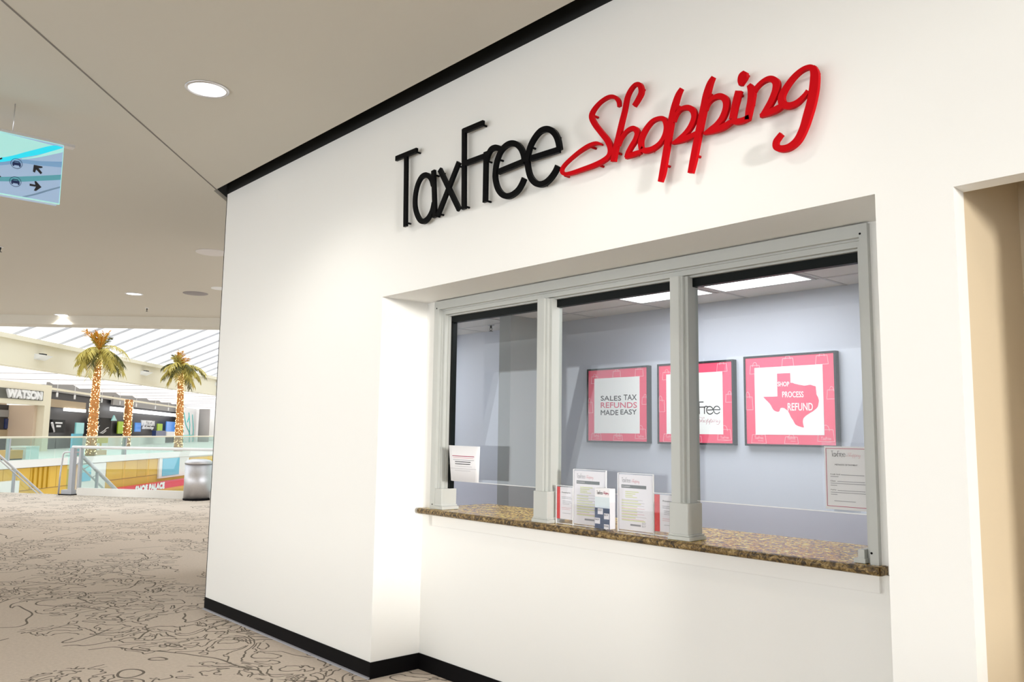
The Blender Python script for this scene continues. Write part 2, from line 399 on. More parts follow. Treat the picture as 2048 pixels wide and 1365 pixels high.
# control joint in the ceiling
s0 = onz(20, 15, ZC-0.001); s1 = Vector((-7.2, -0.12, ZC-0.001)); s0 = s0 + (s0-s1)*1.2
mb = MB(); mb.bar(s0, s1, 0.012, 0.002); struct(mb.build('trim_3', mat('ceiling_joint', (0.22, 0.20, 0.18), 0.9)))

# ------------------------------------------------------------------ white front wall with recess and doorway
mb = MB()
def wallrect(x0, x1, z0, z1): mb.box((x0, 0, z0), (x1, 0.093, z1))
wallrect(X1, X2, 0, ZC+0.002); wallrect(X2, X3, ZR, ZC+0.002); wallrect(X3, X4, 0, ZC+0.002); wallrect(X4, DX1, ZD, ZC+0.002); wallrect(DX1, 6.2, 0, ZC+0.002)
mb.box((X2-0.10, 0.093, 0), (X2, YB, ZR)); mb.box((X3, 0.093, 0), (X3+0.10, YB, ZR))          # recess jambs
mb.box((X2-0.10, 0.093, ZR), (X3+0.10, YB, ZC))                                             # over the recess
mb.box((X2, REC, 0), (X3, YB, FZ0-0.038)); mb.box((X2, REC, FZ0-0.038), (FX0+.01, YB, ZR)); mb.box((FX1-.01, REC, FZ0-0.035), (X3, YB, ZR)); mb.box((FX0+.01, REC, FZ1-.01), (FX1-.01, YB, ZR))
mb.hexa([(X1, 0, 0), (X1, 0.09, 0), (-8.83, 1.68, 0), (-8.9, 1.62, 0)], [(X1, 0, ZC), (X1, 0.09, ZC), (-8.83, 1.68, ZC), (-8.9, 1.62, ZC)])
struct(mb.build('wall_front', M['wall']))
mb = MB(); mb.box((X4-0.1, 0.093, 0), (X4, 0.69, 3.0)); mb.box((X4-0.1, 0.69, 0), (DX1+.1, 0.79, 3.0)); mb.box((DX1, 0.093, 0), (DX1+0.1, 0.69, 3.0)); mb.box((X4-.1, 0.093, 2.95), (DX1+.1, .79, 3.05))
struct(mb.build('wall_doorway', M['cream']))
# black strip painted as the shading of the outer corner bead, raised panel and apron under the counter
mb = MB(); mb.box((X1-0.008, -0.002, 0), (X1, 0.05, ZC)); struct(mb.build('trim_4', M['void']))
mb = MB(); mb.box((-4.46, REC-0.018, 0.945), (-1.492, REC, 1.022)); struct(mb.build('trim_5', M['wall'], bevel=0.002))
# baseboard
BT = 0.008
mb = MB(); mb.box((X1, -BT, 0), (X2+BT, 0, ZB)); mb.box((X2, 0, 0), (X2+BT, REC, ZB)); mb.box((X2, REC-BT, 0), (X3, REC, ZB)); mb.box((X3-BT, 0, 0), (X3, REC, ZB)); mb.box((X3-BT, -BT, 0), (X4, 0, ZB)); mb.box((DX1, -BT, 0), (6.2, 0, ZB))
struct(mb.build('baseboard_front', M['black']))
mb = MB(); mb.prism([(X1, -BT, 0), (X1, -BT-0.014, 0), (X1, -BT-.010, 0.008), (X1, -BT, 0.012)], (X2+BT-X1, 0, 0)); struct(mb.build('trim_6', mat('dull_grey_strip', (0.30, 0.30, 0.33), 0.5)))

# ------------------------------------------------------------------ service window
mb = MB()
prof = [(0.0, 0.350), (0.052, 0.350), (0.052, 0.372), (0.060, 0.372), (0.060, 0.380), (0.085, 0.380), (0.085, 0.405), (0.094, 0.405), (0.094, 0.47), (0.0, 0.47)]
def framering(x0, x1, z0, z1, prof_l, prof_t, prof_r):
    n = len(prof_l); vs = []
    for (dl, y), (dt, _), (dr, _) in zip(prof_l, prof_t, prof_r):
        vs += [(x0+dl, y, z0), (x0+dl, y, z1-dt), (x1-dr, y, z1-dt), (x1-dr, y, z0)]
    fs = []
    for i in range(n):
        j = (i+1) % n
        for k in range(3): fs.append((i*4+k, i*4+k+1, j*4+k+1, j*4+k))
    fs.append(tuple(i*4 for i in range(n))); fs.append(tuple(i*4+3 for i in range(n)))
    mb.add(vs, fs)
pt = [(d*1.07, y) for d, y in prof]; pr_ = [(d*0.66, y) for d, y in prof]; pl = [(d*1.0, y) for d, y in prof]
framering(FX0, FX1, FZ0, FZ1, pl, pt, pr_)
win = struct(mb.build('window_1', M['alu']))
def mullion(x0, x1, pz):
    k = MB(); w = x1-x0
    k.box((x0, 0.352, FZ0), (x0+w*0.62, 0.47, FZ1-0.095)); k.box((x0+w*0.62, 0.366, FZ0), (x0+w*0.78, 0.47, FZ1-.095)); k.box((x0+w*.78, 0.385, FZ0), (x1, 0.47, FZ1-.095))
    o = k.build('mullion', M['alu'], win)
    k = MB(); k.box((x0-0.008, 0.343, FZ0), (x1+0.016, 0.462, 1.232)); k.box((x0-0.015, 0.335, FZ0+.001), (x1+0.030, 0.474, FZ0+0.020)); k.box((x0-.012, .339, FZ0+.02), (x1+.024, .468, FZ0+.03))
    k.build('plinth', M['alu'], o, bevel=0.003)
    return o
MU = [(-3.462, -3.372), (-2.497, -2.412)]
for a, b in MU: mullion(a, b, 0)
k = MB(); k.box((FX0+0.052, 0.352, FZ0), (FX0+0.125, 0.475, 1.19)); k.box((FX0+0.05, 0.345, FZ0+.001), (FX0+0.145, 0.482, FZ0+0.022)); k.box((FX0+.05, .349, FZ0+.022), (FX0+.133, .478, FZ0+.034)); k.build('plinth', M['alu'], win, bevel=0.003)
k = MB(); k.box((FX1-0.085, 0.352, FZ0), (FX1-0.058, 0.475, FZ0+0.055)); k.box((FX1-0.10, 0.345, FZ0+.001), (FX1-0.052, 0.482, FZ0+0.020)); k.build('plinth', M['alu'], win, bevel=0.002)
panes = [(FX0+0.094, -3.462), (-3.372, -2.497), (-2.412, FX1-0.062)]
for i, (a, b) in enumerate(panes):
    k = MB(); k.box((a, 0.425, 2.302), (b, 0.46, 2.352))
    if i == 0: k.box((a, 0.425, FZ0+.05), (a+0.022, 0.46, 2.31))
    k.build('glazing_channel', M['frameblack'], win)
    k = MB(); k.box((a, 0.446, 1.243), (b, 0.452, 2.305)); k.build('glass_pane', M['glass'], win)
    k = MB(); k.box((a, 0.445, 1.240), (b, 0.453, 1.2432)); k.build('glass_edge', M['white'], win)
for (x, z) in ((FX0+.025, 2.40), (FX1-0.03, 2.405), (FX1-0.028, 1.10), (FX0+.027, 1.085)):
    k = MB(); k.lathe([(0.005, 0), (0.004, 0.002)], (0, 0, 0), 10); k.v = [Vector((x+p.x, 0.350-p.z, z+p.y)) for p in k.v]; k.build('screw', M['black'], win)

# granite counter
mb = MB(); n = 10; pr2 = []
yf, yb2, z0, z1 = 0.300, 0.93, 1.019, 1.055
for i in range(n+1):
    an = math.pi/2 + math.pi*i/n; pr2.append((yf+0.018+0.018*math.cos(an), (z0+z1)/2+0.018*math.sin(an)))
mb.box((-4.555, yf+0.020, z0), (-1.471, yb2, z1))
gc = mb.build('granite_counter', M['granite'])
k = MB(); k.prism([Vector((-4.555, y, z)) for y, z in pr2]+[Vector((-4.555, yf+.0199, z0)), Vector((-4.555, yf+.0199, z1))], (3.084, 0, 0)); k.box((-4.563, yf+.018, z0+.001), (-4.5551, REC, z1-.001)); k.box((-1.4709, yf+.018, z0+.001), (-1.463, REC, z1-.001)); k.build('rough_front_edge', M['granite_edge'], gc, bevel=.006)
tag(gc, 'speckled gold and brown granite counter slab along the bottom of the service window', 'counter')

# ------------------------------------------------------------------ office behind the window
mb = MB(); mb.box((-8.2, OYB, 0), (X3+0.25, OYB+0.1, OZ+0.1)); struct(mb.build('wall_office_back', M['office']))
mb = MB(); mb.box((X3+0.12, YB, 0), (X3+0.25, OYB, OZ+.1)); struct(mb.build('wall_office_right', M['office']))
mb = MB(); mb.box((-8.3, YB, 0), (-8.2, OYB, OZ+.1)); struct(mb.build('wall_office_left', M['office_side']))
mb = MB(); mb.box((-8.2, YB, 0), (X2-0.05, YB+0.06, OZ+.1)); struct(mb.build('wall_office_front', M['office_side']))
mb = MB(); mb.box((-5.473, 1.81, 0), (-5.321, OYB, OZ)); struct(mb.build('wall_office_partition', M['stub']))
mb = MB(); mb.box((-8.2, YB, -0.001), (X3+0.2, OYB, 0.004)); struct(mb.build('floor', M['carpet']))
mb = MB(); mb.box((-8.2, YB, OZ), (X3+0.2, OYB, OZ+0.06)); oc = struct(mb.build('ceiling', M['tile']))
mb = MB()
gx = [-2.573-0.764*i for i in range(-1, 8)]
for x in gx:
    if -8.1 < x < X3+.1: mb.box((x-0.012, YB, OZ-0.004), (x+0.012, OYB, OZ))
for y in (2.08, 1.47, 0.86): mb.box((-8.2, y-0.012, OZ-0.0045), (X3+.12, y+0.012, OZ))
mb.build('ceiling_grid', M['tbar'], oc)
def troffer(x0, x1, y0, y1, label, power=7.0):
    t = thing('ceiling_light_panel', label, 'ceiling light', ((x0+x1)/2, (y0+y1)/2, OZ-0.006), 'lit troffers in the office ceiling')
    k = MB(); w = 0.02
    k.box((x0, y0, OZ-0.008), (x1, y0+w, OZ-.001)); k.box((x0, y1-w, OZ-.008), (x1, y1, OZ-.001)); k.box((x0, y0+w, OZ-.008), (x0+w, y1-w, OZ-.001)); k.box((x1-w, y0+w, OZ-.008), (x1, y1-w, OZ-.001)); k.build('frame', M['tbar'], t)
    k = MB(); k.box((x0+w, y0+w, OZ-0.006), (x1-w, y1-w, OZ-0.002)); k.build('diffuser', M['panel_lamp'], t)
    a = area('troffer_lamp', ((x0+x1)/2, (y0+y1)/2, OZ-0.03), ((x0+x1)/2, (y0+y1)/2+.001, 0), x1-x0-.06, y1-y0-.06, power, (0.97, 0.98, 1.0))
troffer(-3.305, -2.605, 0.88, 2.066, 'lit white office ceiling panel seen through the right window pane')
troffer(-4.07, -3.37, 0.88, 2.066, 'lit white office ceiling panel at the top of the middle window pane')
troffer(-7.6, -6.9, 0.62, 1.82, 'added office ceiling panel that brightens the left corner of the office', 14)  # unseen panel, added to brighten the left part of the office
def sprinkler(p, label, mt):
    p = Vector(p); t = thing('sprinkler', label, 'sprinkler', p, 'ceiling sprinklers')
    k = MB(); k.lathe([(0.035, 0), (0.03, -0.008)], p, 16); k.build('escutcheon', mt, t)
    k = MB(); k.lathe([(0.010, -0.008), (0.010, -0.03), (0.006, -0.034)], p, 10); k.tube([p+Vector((-.012, 0, -.03)), p+Vector((-.016, 0, -.045)), p+Vector((0, 0, -.06))], 0.003, 6); k.tube([p+Vector((.012, 0, -.03)), p+Vector((.016, 0, -.045)), p+Vector((0, 0, -.06))], 0.003, 6); k.build('head', M['poster_frame'], t)
    k = MB(); k.lathe([(0.02, -0.06), (0.02, -0.063)], p, 14); k.build('deflector', M['poster_frame'], t)
sprinkler((-5.94, 2.106, OZ), 'small sprinkler under the office ceiling in the left window pane', M['grey_metal'])

# framed posters on the office back wall
PY = OYB-0.045
def pp(x, y, x0=1160, y0=680, s=340/1934): return ony(x0+x*s, y0+y*s, PY)
def poster(x0, x1, z0, z1, label):
    t = thing('framed_poster', label, 'poster', ((x0+x1)/2, OYB-0.02, z0), 'framed rose posters on the office wall')
    w = 0.014; k = MB()
    k.box((x0, PY-0.004, z0), (x1, OYB-.001, z0+w)); k.box((x0, PY-.004, z1-w), (x1, OYB-.001, z1)); k.box((x0, PY-.004, z0+w), (x0+w, OYB-.001, z1-w)); k.box((x1-w, PY-.004, z0+w), (x1, OYB-.001, z1-w)); k.build('frame', M['poster_frame'], t)
    k = MB(); k.box((x0+w, PY+0.002, z0+w), (x1-w, OYB-.002, z1-w)); k.build('print', M['pink'], t)
    W_, H_ = x1-x0, z1-z0
    ix0, ix1, iz0, iz1 = x0+W_*.125, x1-W_*.135, z0+H_*.125, z1-H_*.135
    k = MB(); k.box((ix0, PY, iz0), (ix1, PY+.003, iz1)); k.build('white_panel', M['poster_white'], t)
    # line-drawn shopping bags around the border
    for (cx, cz, bw, bh) in ((.13, .80, .12, .13), (.50, .865, .13, .12), (.86, .865, .13, .13), (.04, .40, .12, .20), (.95, .50, .10, .13), (.16, .03, .17, .13), (.52, .03, .15, .10), (.88, .06, .17, .17)):
        bx, bz = x0+W_*cx, z0+H_*cz; hw = W_*bw/2; hh = H_*bh
        lo_x, hi_x, lo_z, hi_z = x0+w+.001, x1-w-.001, z0+w+.001, z1-w-.001
        cl = lambda p: (min(max(p[0], lo_x), hi_x), min(max(p[1], lo_z), hi_z))
        pts = [cl(p) for p in ((bx-hw, bz), (bx-hw*.85, bz+hh*.72), (bx+hw*.85, bz+hh*.72), (bx+hw, bz), (bx-hw, bz))]
        arc = [cl((bx+hw*.42*math.cos(a_), bz+hh*.62+hh*.38*math.sin(a_))) for a_ in [math.pi*i/8 for i in range(9)]]
        k = MB()
        for L_ in (pts, arc):
            for a_, b_ in zip(L_[:-1], L_[1:]):
                if math.hypot(a_[0]-b_[0], a_[1]-b_[1]) > 0.004: k.bar((a_[0], PY+.0012, a_[1]), (b_[0], PY+.0012, b_[1]), 0.0016, 0.0028, up=(0.3, 0, 1) if abs(a_[0]-b_[0]) < 1e-3 else (0, 0, 1))
        if k.v: k.build('bag_outline', M['palepink'], t)
        if cz < 0.1:
            k = MB(); add_text(k, 'TaxFree', (bx-hw*.6, PY+.001, z0+H_*.075), (hw*1.2, 0, 0), (0, 0, H_*.032)); add_text(k, 'Shopping', (bx-hw*.1, PY+.001, z0+H_*.048), (hw*.7, 0, 0), (0, 0, H_*.018)); k.build('bag_lettering', M['palepink'], t)
    return t
p1 = poster(-4.925, -4.245, 1.495, 2.135, 'rose framed poster reading sales tax refunds made easy, leftmost on the office wall')
p2 = poster(-4.150, -3.440, 1.495, 2.137, 'rose framed poster partly behind the right mullion, middle of the three')
p3 = poster(-3.350, -2.640, 1.495, 2.150, 'rose framed poster with a pink state map, rightmost on the office wall')
def ptext(parent, name, s, l, t, r, b, mt, bold=0.0, x0=1160, y0=680, sc=340/1934, shear=0, lower=None):
    a = pp(l, b, x0, y0, sc); c = pp(r, b, x0, y0, sc); d = pp(l, t, x0, y0, sc)
    k = MB(); add_text(k, s, (a.x, PY-0.0005, a.z), (c.x-a.x, 0, c.z-a.z), (0, 0, d.z-a.z), bold=bold, shear=shear); return k.build(name, mt, parent)
ptext(p1, 'lettering', 'SALES', 238, 640, 468, 693, M['ink'], .0012); ptext(p1, 'lettering', 'TAX', 498, 625, 645, 686, M['ink'], .0012)
ptext(p1, 'lettering', 'REFUNDS', 238, 714, 648, 775, M['rose'], .0012)
ptext(p1, 'lettering', 'MADE', 238, 802, 436, 857, M['ink'], .0012); ptext(p1, 'lettering', 'EASY', 462, 795, 645, 850, M['ink'], .0012)
S3 = 260/1479
tx = [(535, 385), (685, 378), (688, 490), (715, 490), (735, 500), (760, 505), (785, 512), (810, 515), (840, 522), (870, 520), (895, 514), (920, 512), (945, 522), (975, 530), (980, 580), (985, 625), (1000, 650), (1012, 690), (1008, 720), (1000, 760), (980, 785), (960, 800), (940, 818), (915, 830), (890, 848), (870, 860), (850, 878), (835, 895), (828, 930), (833, 965), (842, 998), (820, 997), (800, 990), (770, 980), (745, 965), (730, 940), (715, 910), (695, 885), (680, 850), (660, 810), (640, 795), (620, 780), (598, 774), (575, 778), (562, 815), (545, 822), (520, 815), (495, 800), (480, 775), (465, 745), (450, 725), (435, 710), (405, 680), (378, 650), (540, 645)]
pts = [pp(x, y, 1460, 680, S3) for x, y in tx]
k = MB(); k.prism([Vector((p.x, PY-0.0012, p.z)) for p in pts], (0, 0.0012, 0)); k.build('state_map', M['pink'], p3)
def ptext3(s, l, t, r, b):
    a = pp(l, b, 1460, 680, S3); c = pp(r, b, 1460, 680, S3); d = pp(l, t, 1460, 680, S3)
    k = MB(); add_text(k, s, (a.x, PY-0.0016, a.z), (c.x-a.x, 0, c.z-a.z), (0, 0, d.z-a.z), bold=.0007); k.build('lettering', M['poster_white'], p3)
ptext3('SHOP', 545, 478, 675, 530); ptext3('PROCESS', 598, 590, 838, 655); ptext3('REFUND', 660, 722, 945, 806)

# ------------------------------------------------------------------ raised lettering on the white wall
YF, YK = -0.048, -0.031
def cp(x, y, x0, y0, s): return ony(x0+x*s, y0+y*s, YF)
def stroke_pts(pts, x0, y0, s, hw, smooth):
    q = [(*p[:2], (p[2] if len(p) > 2 else hw)) for p in pts]
    if smooth: q = catmull(q, 7)
    out = []
    for x, y, h in q:
        w = cp(x, y, x0, y0, s); out.append((w.x, w.z, h+(0.0016 if x0 == 1100 else 0)))
    return out
def pins(parent, spots, x0, y0, s, mt):
    for x, y in spots:
        w = ony(x0+x*s, y0+y*s, -0.001); k = MB(); k.tube([(w.x, YK-.004, w.z), (w.x, 0.0, w.z)], 0.0065, 8); k.build('standoff_pin', mt, parent)
A = (770, 220, 390/2048); HB = 0.0162
black_sign = thing('wall_lettering', 'black raised two-word lettering on the white wall, left half of the sign', 'sign', tuple(Vector((-3.6, -0.02, 2.8))))
letters = [
 [([(107, 511), (326, 422)], 0), ([(214, 470), (206, 1224)], 0)],
 [([(497, 790), (480, 730), (455, 695), (420, 682), (375, 705), (335, 780), (310, 890), (306, 1000), (325, 1090), (360, 1155), (400, 1170), (445, 1135), (485, 1060), (505, 970)], 1), ([(500, 634), (515, 1128)], 0)],
 [([(566, 624), (770, 1045)], 0), ([(768, 545), (542, 1118)], 0)],
 [([(823, 196), (820, 1042)], 0), ([(812, 224), (1026, 134)], 0), ([(825, 563), (1032, 488)], 0)],
 [([(1053, 438), (1043, 968)], 0), ([(1056, 540), (1075, 470), (1105, 415), (1145, 395), (1180, 398), (1205, 410)], 1)],
 [([(1185, 648), (1455, 538)], 0), ([(1455, 545), (1447, 470), (1418, 400), (1372, 358), (1315, 350), (1260, 375), (1210, 430), (1172, 520), (1152, 620), (1150, 720), (1175, 820), (1220, 883), (1275, 905), (1330, 890), (1390, 840), (1430, 775), (1455, 715)], 1)],
 [([(1525, 508), (1826, 414)], 0), ([(1826, 422), (1812, 330), (1782, 255), (1735, 210), (1680, 200), (1620, 225), (1565, 290), (1520, 375), (1493, 480), (1490, 580), (1515, 690), (1560, 755), (1615, 780), (1675, 765), (1735, 710), (1780, 645), (1807, 585)], 1)],
]
lpins = [[(372, 455), (270, 1197)], [(568, 697)], [(632, 672), (805, 600), (616, 1105)], [(1066, 172), (886, 1027)], [(1122, 553), (1112, 968)], [(1242, 537), (1300, 925)], [(1580, 408), (1846, 297), (1706, 793)]]
for i, (L_, P_) in enumerate(zip(letters, lpins)):
    k = MB()
    for j, (pts, sm) in enumerate(L_):
        ribbon(k, stroke_pts(pts, *A, HB, sm), (YF-0.0002*j-0.0001*i, YK))
    o = k.build('letter', M['gloss_black'], black_sign)
    pins(o, P_, *A, M['gloss_black'])
B = (1100, 110, 580/2048)
T_, N_, K_ = 0.0075, 0.011, 0.0165
red_sign = thing('wall_lettering', 'red raised script lettering on the white wall, right half of the sign', 'sign', (-2.4, -0.02, 2.75))
S_ = [[(484, 362, .007), (478, 322, .008), (450, 295, T_), (405, 297, T_), (350, 332, T_), (305, 385, .010), (288, 430, .012), (308, 482, .012), (355, 545, .012), (402, 605, .013), (423, 660, .014), (412, 710, .012), (372, 745, .011), (310, 777, .011), (230, 806, .010), (150, 833, .009), (100, 840, T_), (78, 820, T_), (90, 785, .007), (135, 738, .007), (205, 680, .008), (270, 640, .009), (325, 622, .007), (362, 632, .002)]]
h_ = [[(588, 358, .009), (618, 310, .011), (640, 260, .012), (630, 212, .010), (598, 208, T_), (565, 245, .009), (540, 300, .010), (522, 390, .011), (500, 480, .012), (475, 590, .013), (452, 690, .014), (442, 752, .013)], [(478, 640, .006), (500, 585, .007), (540, 535, .008), (585, 517, .010), (612, 545, .012), (600, 595, .012), (570, 645, .011), (545, 690, .010), (532, 725, .006)], [(530, 722, .007), (585, 702, .011), (640, 682, .008)]]
o_ = [[(640, 665, .010), (637, 600, .012), (668, 530, .011), (715, 470, .009), (765, 447, .008), (803, 455, .010), (818, 505, .011), (805, 570, .011), (770, 625, .010), (720, 662, .011), (672, 675, .012), (640, 660, .010)]]
pa = [[(925, 234, .006), (900, 280, .011), (876, 355, .014), (858, 430, .014), (840, 530, .014), (822, 640, .014), (805, 740, .014), (790, 830, .014), (774, 895, .010)], [(868, 470, .007), (888, 420, .007), (920, 382, .008), (968, 370, .010), (1006, 392, .012), (1014, 440, .012), (992, 500, .012), (955, 550, .010), (910, 590, .008), (862, 624, .004)], [(862, 622, .005), (920, 602, .010), (990, 575, .011), (1040, 548, .009)]]
pb = [[(1150, 152, .006), (1125, 200, .012), (1102, 275, .015), (1085, 355, .015), (1065, 450, .015), (1045, 550, .015), (1027, 640, .015), (1008, 740, .015), (988, 833, .012)], [(1092, 390, .007), (1112, 340, .008), (1150, 303, .009), (1198, 290, .011), (1236, 315, .013), (1240, 370, .013), (1215, 440, .013), (1175, 490, .011), (1130, 525, .009), (1084, 555, .004)], [(1084, 553, .005), (1150, 535, .010), (1220, 507, .012), (1280, 468, .009)]]
i_ = [[(1330, 252, .014), (1312, 320, .014), (1294, 395, .013), (1284, 450, .013)], [(1280, 458, .010), (1310, 470, .011), (1355, 462, .011), (1405, 440, .010)]]
dot_ = [[(1378, 116, .008), (1362, 145, .020), (1350, 180, .017), (1343, 215, .005)]]
n_ = [[(1402, 210, .008), (1420, 250, .015), (1416, 320, .014), (1402, 390, .013), (1392, 455, .010)], [(1418, 300, .006), (1450, 235, .007), (1500, 186, .008), (1552, 166, .010), (1592, 190, .013), (1592, 245, .014), (1565, 315, .013), (1530, 375, .011), (1492, 428, .007)], [(1482, 430, .006), (1540, 408, .011), (1600, 380, .012), (1640, 355, .009)]]
g_ = [[(1868, 98, .009), (1832, 84, .008), (1780, 102, .008), (1722, 150, .009), (1668, 220, .010), (1632, 290, .012), (1640, 342, .013), (1685, 358, .012), (1742, 335, .010), (1795, 285, .008), (1820, 250, .007)], [(1850, 84, .010), (1866, 130, .015), (1862, 220, .017), (1845, 320, .017), (1818, 420, .017), (1786, 520, .015), (1745, 600, .014), (1690, 648, .013), (1635, 662, .012), (1595, 648, .011), (1592, 612, .010), (1612, 580, .009), (1632, 555, .008)]]
rpins = [[(325, 662), (340, 443), (378, 790), (136, 862)], [(669, 250), (504, 702), (632, 708)], [(738, 680)], [(923, 372), (846, 790), (970, 608)], [(1144, 285), (1061, 722), (1218, 525)], [(1361, 290)], [(1403, 152)], [(1441, 357), (1586, 408)], [(1901, 137), (1819, 510)]]
for i, (L_, P_) in enumerate(zip([S_, h_, o_, pa, pb, i_, dot_, n_, g_], rpins)):
    k = MB()
    for j, pts in enumerate(L_):
        ribbon(k, stroke_pts(pts, *B, 0, True), (YF-0.0002*j-0.0001*i, YK))
    o = k.build('letter_dot' if i == 6 else 'letter', M['red'], red_sign)
    pins(o, P_, *B, M['red'])
ALLRED = [S_, h_, o_, pa, pb, i_, dot_, n_, g_]
# the same script, small, as printed lettering
SX = []
for L_ in ALLRED:
    for pts in L_: SX.append(stroke_pts(pts, *B, 0, True))
sx0 = min(p[0] for s in SX for p in s); sx1 = max(p[0] for s in SX for p in s); sz0 = min(p[1] for s in SX for p in s); sz1 = max(p[1] for s in SX for p in s)
def mini_script(mb, x0, x1, z0, z1, y, thin=1.0):
    kx = (x1-x0)/(sx1-sx0); kz = (z1-z0)/(sz1-sz0)
    for s in SX:
        ribbon(mb, [(x0+(a-sx0)*kx, z0+(b-sz0)*kz, h*kz*thin) for a, b, h in s], (y, y+0.0005))
BX = []
for L_ in letters:
    for pts, sm in L_: BX.append(stroke_pts(pts, *A, HB, sm))
bx0 = min(p[0] for s in BX for p in s); bx1 = max(p[0] for s in BX for p in s); bz0 = min(p[1] for s in BX for p in s); bz1 = max(p[1] for s in BX for p in s)
def mini_word(mb, x0, x1, z0, z1, y, thin=1.0):
    kx = (x1-x0)/(bx1-bx0); kz = (z1-z0)/(bz1-bz0)
    for s in BX: ribbon(mb, [(x0+(a-bx0)*kx, z0+(b-bz0)*kz, h*kz*thin) for a, b, h in s], (y, y+.0005))
a = pp(1308, 965); c = pp(1592, 880)
k = MB(); mini_script(k, a.x, c.x, a.z, c.z, PY-.0006, 0.7); k.build('script_lettering', M['ink_maroon'], p2)
a = pp(1150, 850); c = pp(1592, 700)
k = MB(); mini_word(k, a.x, c.x, a.z, c.z, PY-.0006, 1.3); k.build('lettering', M['ink'], p2)

# ------------------------------------------------------------------ papers and holders at the window
def sheet_lines(parent, x0, x1, z0, z1, y, rows, name='printed_lines'):
    """rows: (left, right, top, bottom as fractions of the sheet, material)"""
    by = {}; cnt = {}
    for row in rows: cnt[row[4]] = cnt.get(row[4], 0)+1
    for i, (l, r, t, b, mt) in enumerate(rows):
        by.setdefault(mt if cnt[mt] > 3 else mt+'|%d' % i, MB()).box((x0+(x1-x0)*l, y-0.0008, z1-(z1-z0)*t), (x0+(x1-x0)*r, y-0.0003, z1-(z1-z0)*b))
    for mt, k in by.items(): k.build(name, M[mt.split('|')[0]], parent)
def stand(name, label, x0, x1, z0, z1, y, group, cat='sign'):
    t = thing(name, label, cat, ((x0+x1)/2, y, FZ0), group)
    k = MB(); k.box((x0-.004, y-0.004, FZ0), (x1+.004, y-0.0015, z1+.006)); k.box((x0-.004, y+.0015, FZ0), (x1+.004, y+0.004, z1+.006)); k.box((x0-.004, y-.004, FZ0), (x1+.004, y+0.045, FZ0+0.003)); k.build('acrylic_holder', M['acrylic'], t)
    k = MB(); k.box((x0-.005, y-.0045, z1+.006), (x1+.005, y+.0045, z1+0.008)); k.box((x0-.005, y-.0045, FZ0+0.0035), (x1+.005, y+.0045, FZ0+.006)); k.box((x0-.0062, y-.0045, FZ0), (x0-.0045, y+.0045, z1+.008)); k.box((x1+.0045, y-.0045, FZ0), (x1+.0062, y+.0045, z1+.008)); k.build('polished_edge', M['white'], t)
    k = MB(); k.box((x0, y-.0008, z0), (x1, y+.0008, z1)); k.build('sheet', M['paper'], t)
    return t
def card(x0, x1, z0, z1, y, label):
    t = stand('red_edged_card', label, x0, x1, z0, z1, y, 'red-edged cards in acrylic holders')
    k = MB(); k.box((x0, y-.0014, z0), (x0+(x1-x0)*.2, y-.0008, z1)); k.build('red_band', M['cardred'], t)
    k = MB(); add_text(k, 'Processing fees', (x0+(x1-x0)*.32, y-.001, z0+(z1-z0)*.80), ((x1-x0)*.56, 0, 0), (0, 0, (z1-z0)*.055)); k.build('heading', M['ink'], t)
    rows = [(.3, .9, .30, .312, 'ink_grey'), (.3, .95, .345, .357, 'ink_grey'), (.36, .9, .43, .442, 'ink_grey'), (.36, .95, .475, .487, 'ink_grey'), (.36, .8, .52, .53, 'ink_grey'), (.3, .92, .64, .652, 'ink_pink'), (.3, .85, .69, .70, 'ink_pink'), (.36, .9, .81, .82, 'ink_grey')]
    sheet_lines(t, x0, x1, z0, z1, y-.0005, rows); return t
card(-3.325, -3.205, 1.085, 1.262, 0.392, 'small red-edged card in acrylic holder beside the left mullion')
card(-2.632, -2.470, 1.080, 1.262, 0.392, 'red-edged card in acrylic holder partly behind the right mullion')
def flyer(x0, x1, z0, z1, y, label, logo):
    t = stand('printed_flyer', label, x0, x1, z0, z1, y, 'highlighted flyers in acrylic holders')
    W_, H_ = x1-x0, z1-z0
    k = MB(); mini_word(k, x0+W_*.09, x0+W_*.36, z1-H_*.145, z1-H_*.055, y-.0016, .7); k.build('logo_lettering', M[logo], t)
    k = MB(); mini_script(k, x0+W_*.37, x0+W_*.62, z1-H_*.16, z1-H_*.075, y-.0016, .7); k.build('logo_script', M['ink_pink'], t)
    rows = [(.08, .82, .185, .245, 'bar'), (.20, .60, .30, .318, 'hl'), (.20, .50, .335, .353, 'hl'), (.20, .42, .37, .388, 'hl'), (.20, .55, .40, .415, 'hl')]
    z = .45
    while z < .84:
        rows.append((.09, random.uniform(.7, .82), z, z+.007, random.choice(['ink_light', 'ink_pink', 'ink_light'])))
        if random.random() < .75: rows.append((.09, random.uniform(.45, .8), z+.014, z+.032, 'hl'))
        z += .05
    rows += [(.35, .66, .885, .918, 'ink_grey')]
    sheet_lines(t, x0, x1, z0, z1, y-.0005, rows)
    k = MB(); add_text(k, 'REQUIREMENTS', (x0+W_*.10, y-.0014, z1-H_*.232), (W_*.25, 0, 0), (0, 0, H_*.03)); k.build('banner_lettering', M['paper'], t)
    k = MB(); add_text(k, 'EASY', (x0+W_*.70, y-.001, z0+H_*.125), (W_*.11, 0, 0), (0, 0, H_*.035)); add_text(k, 'BUY', (x0+W_*.70, y-.001, z0+H_*.075), (W_*.11, 0, 0), (0, 0, H_*.035)); k.build('corner_lettering', M['ink_grey'], t)
    return t
flyer(-3.192, -2.962, 1.068, 1.358, 0.392, 'white flyer with grey banner in acrylic holder left of the brochures', 'ink_grey')
flyer(-2.868, -2.645, 1.068, 1.352, 0.392, 'white flyer with grey banner in acrylic holder right of the brochures', 'ink_grey')
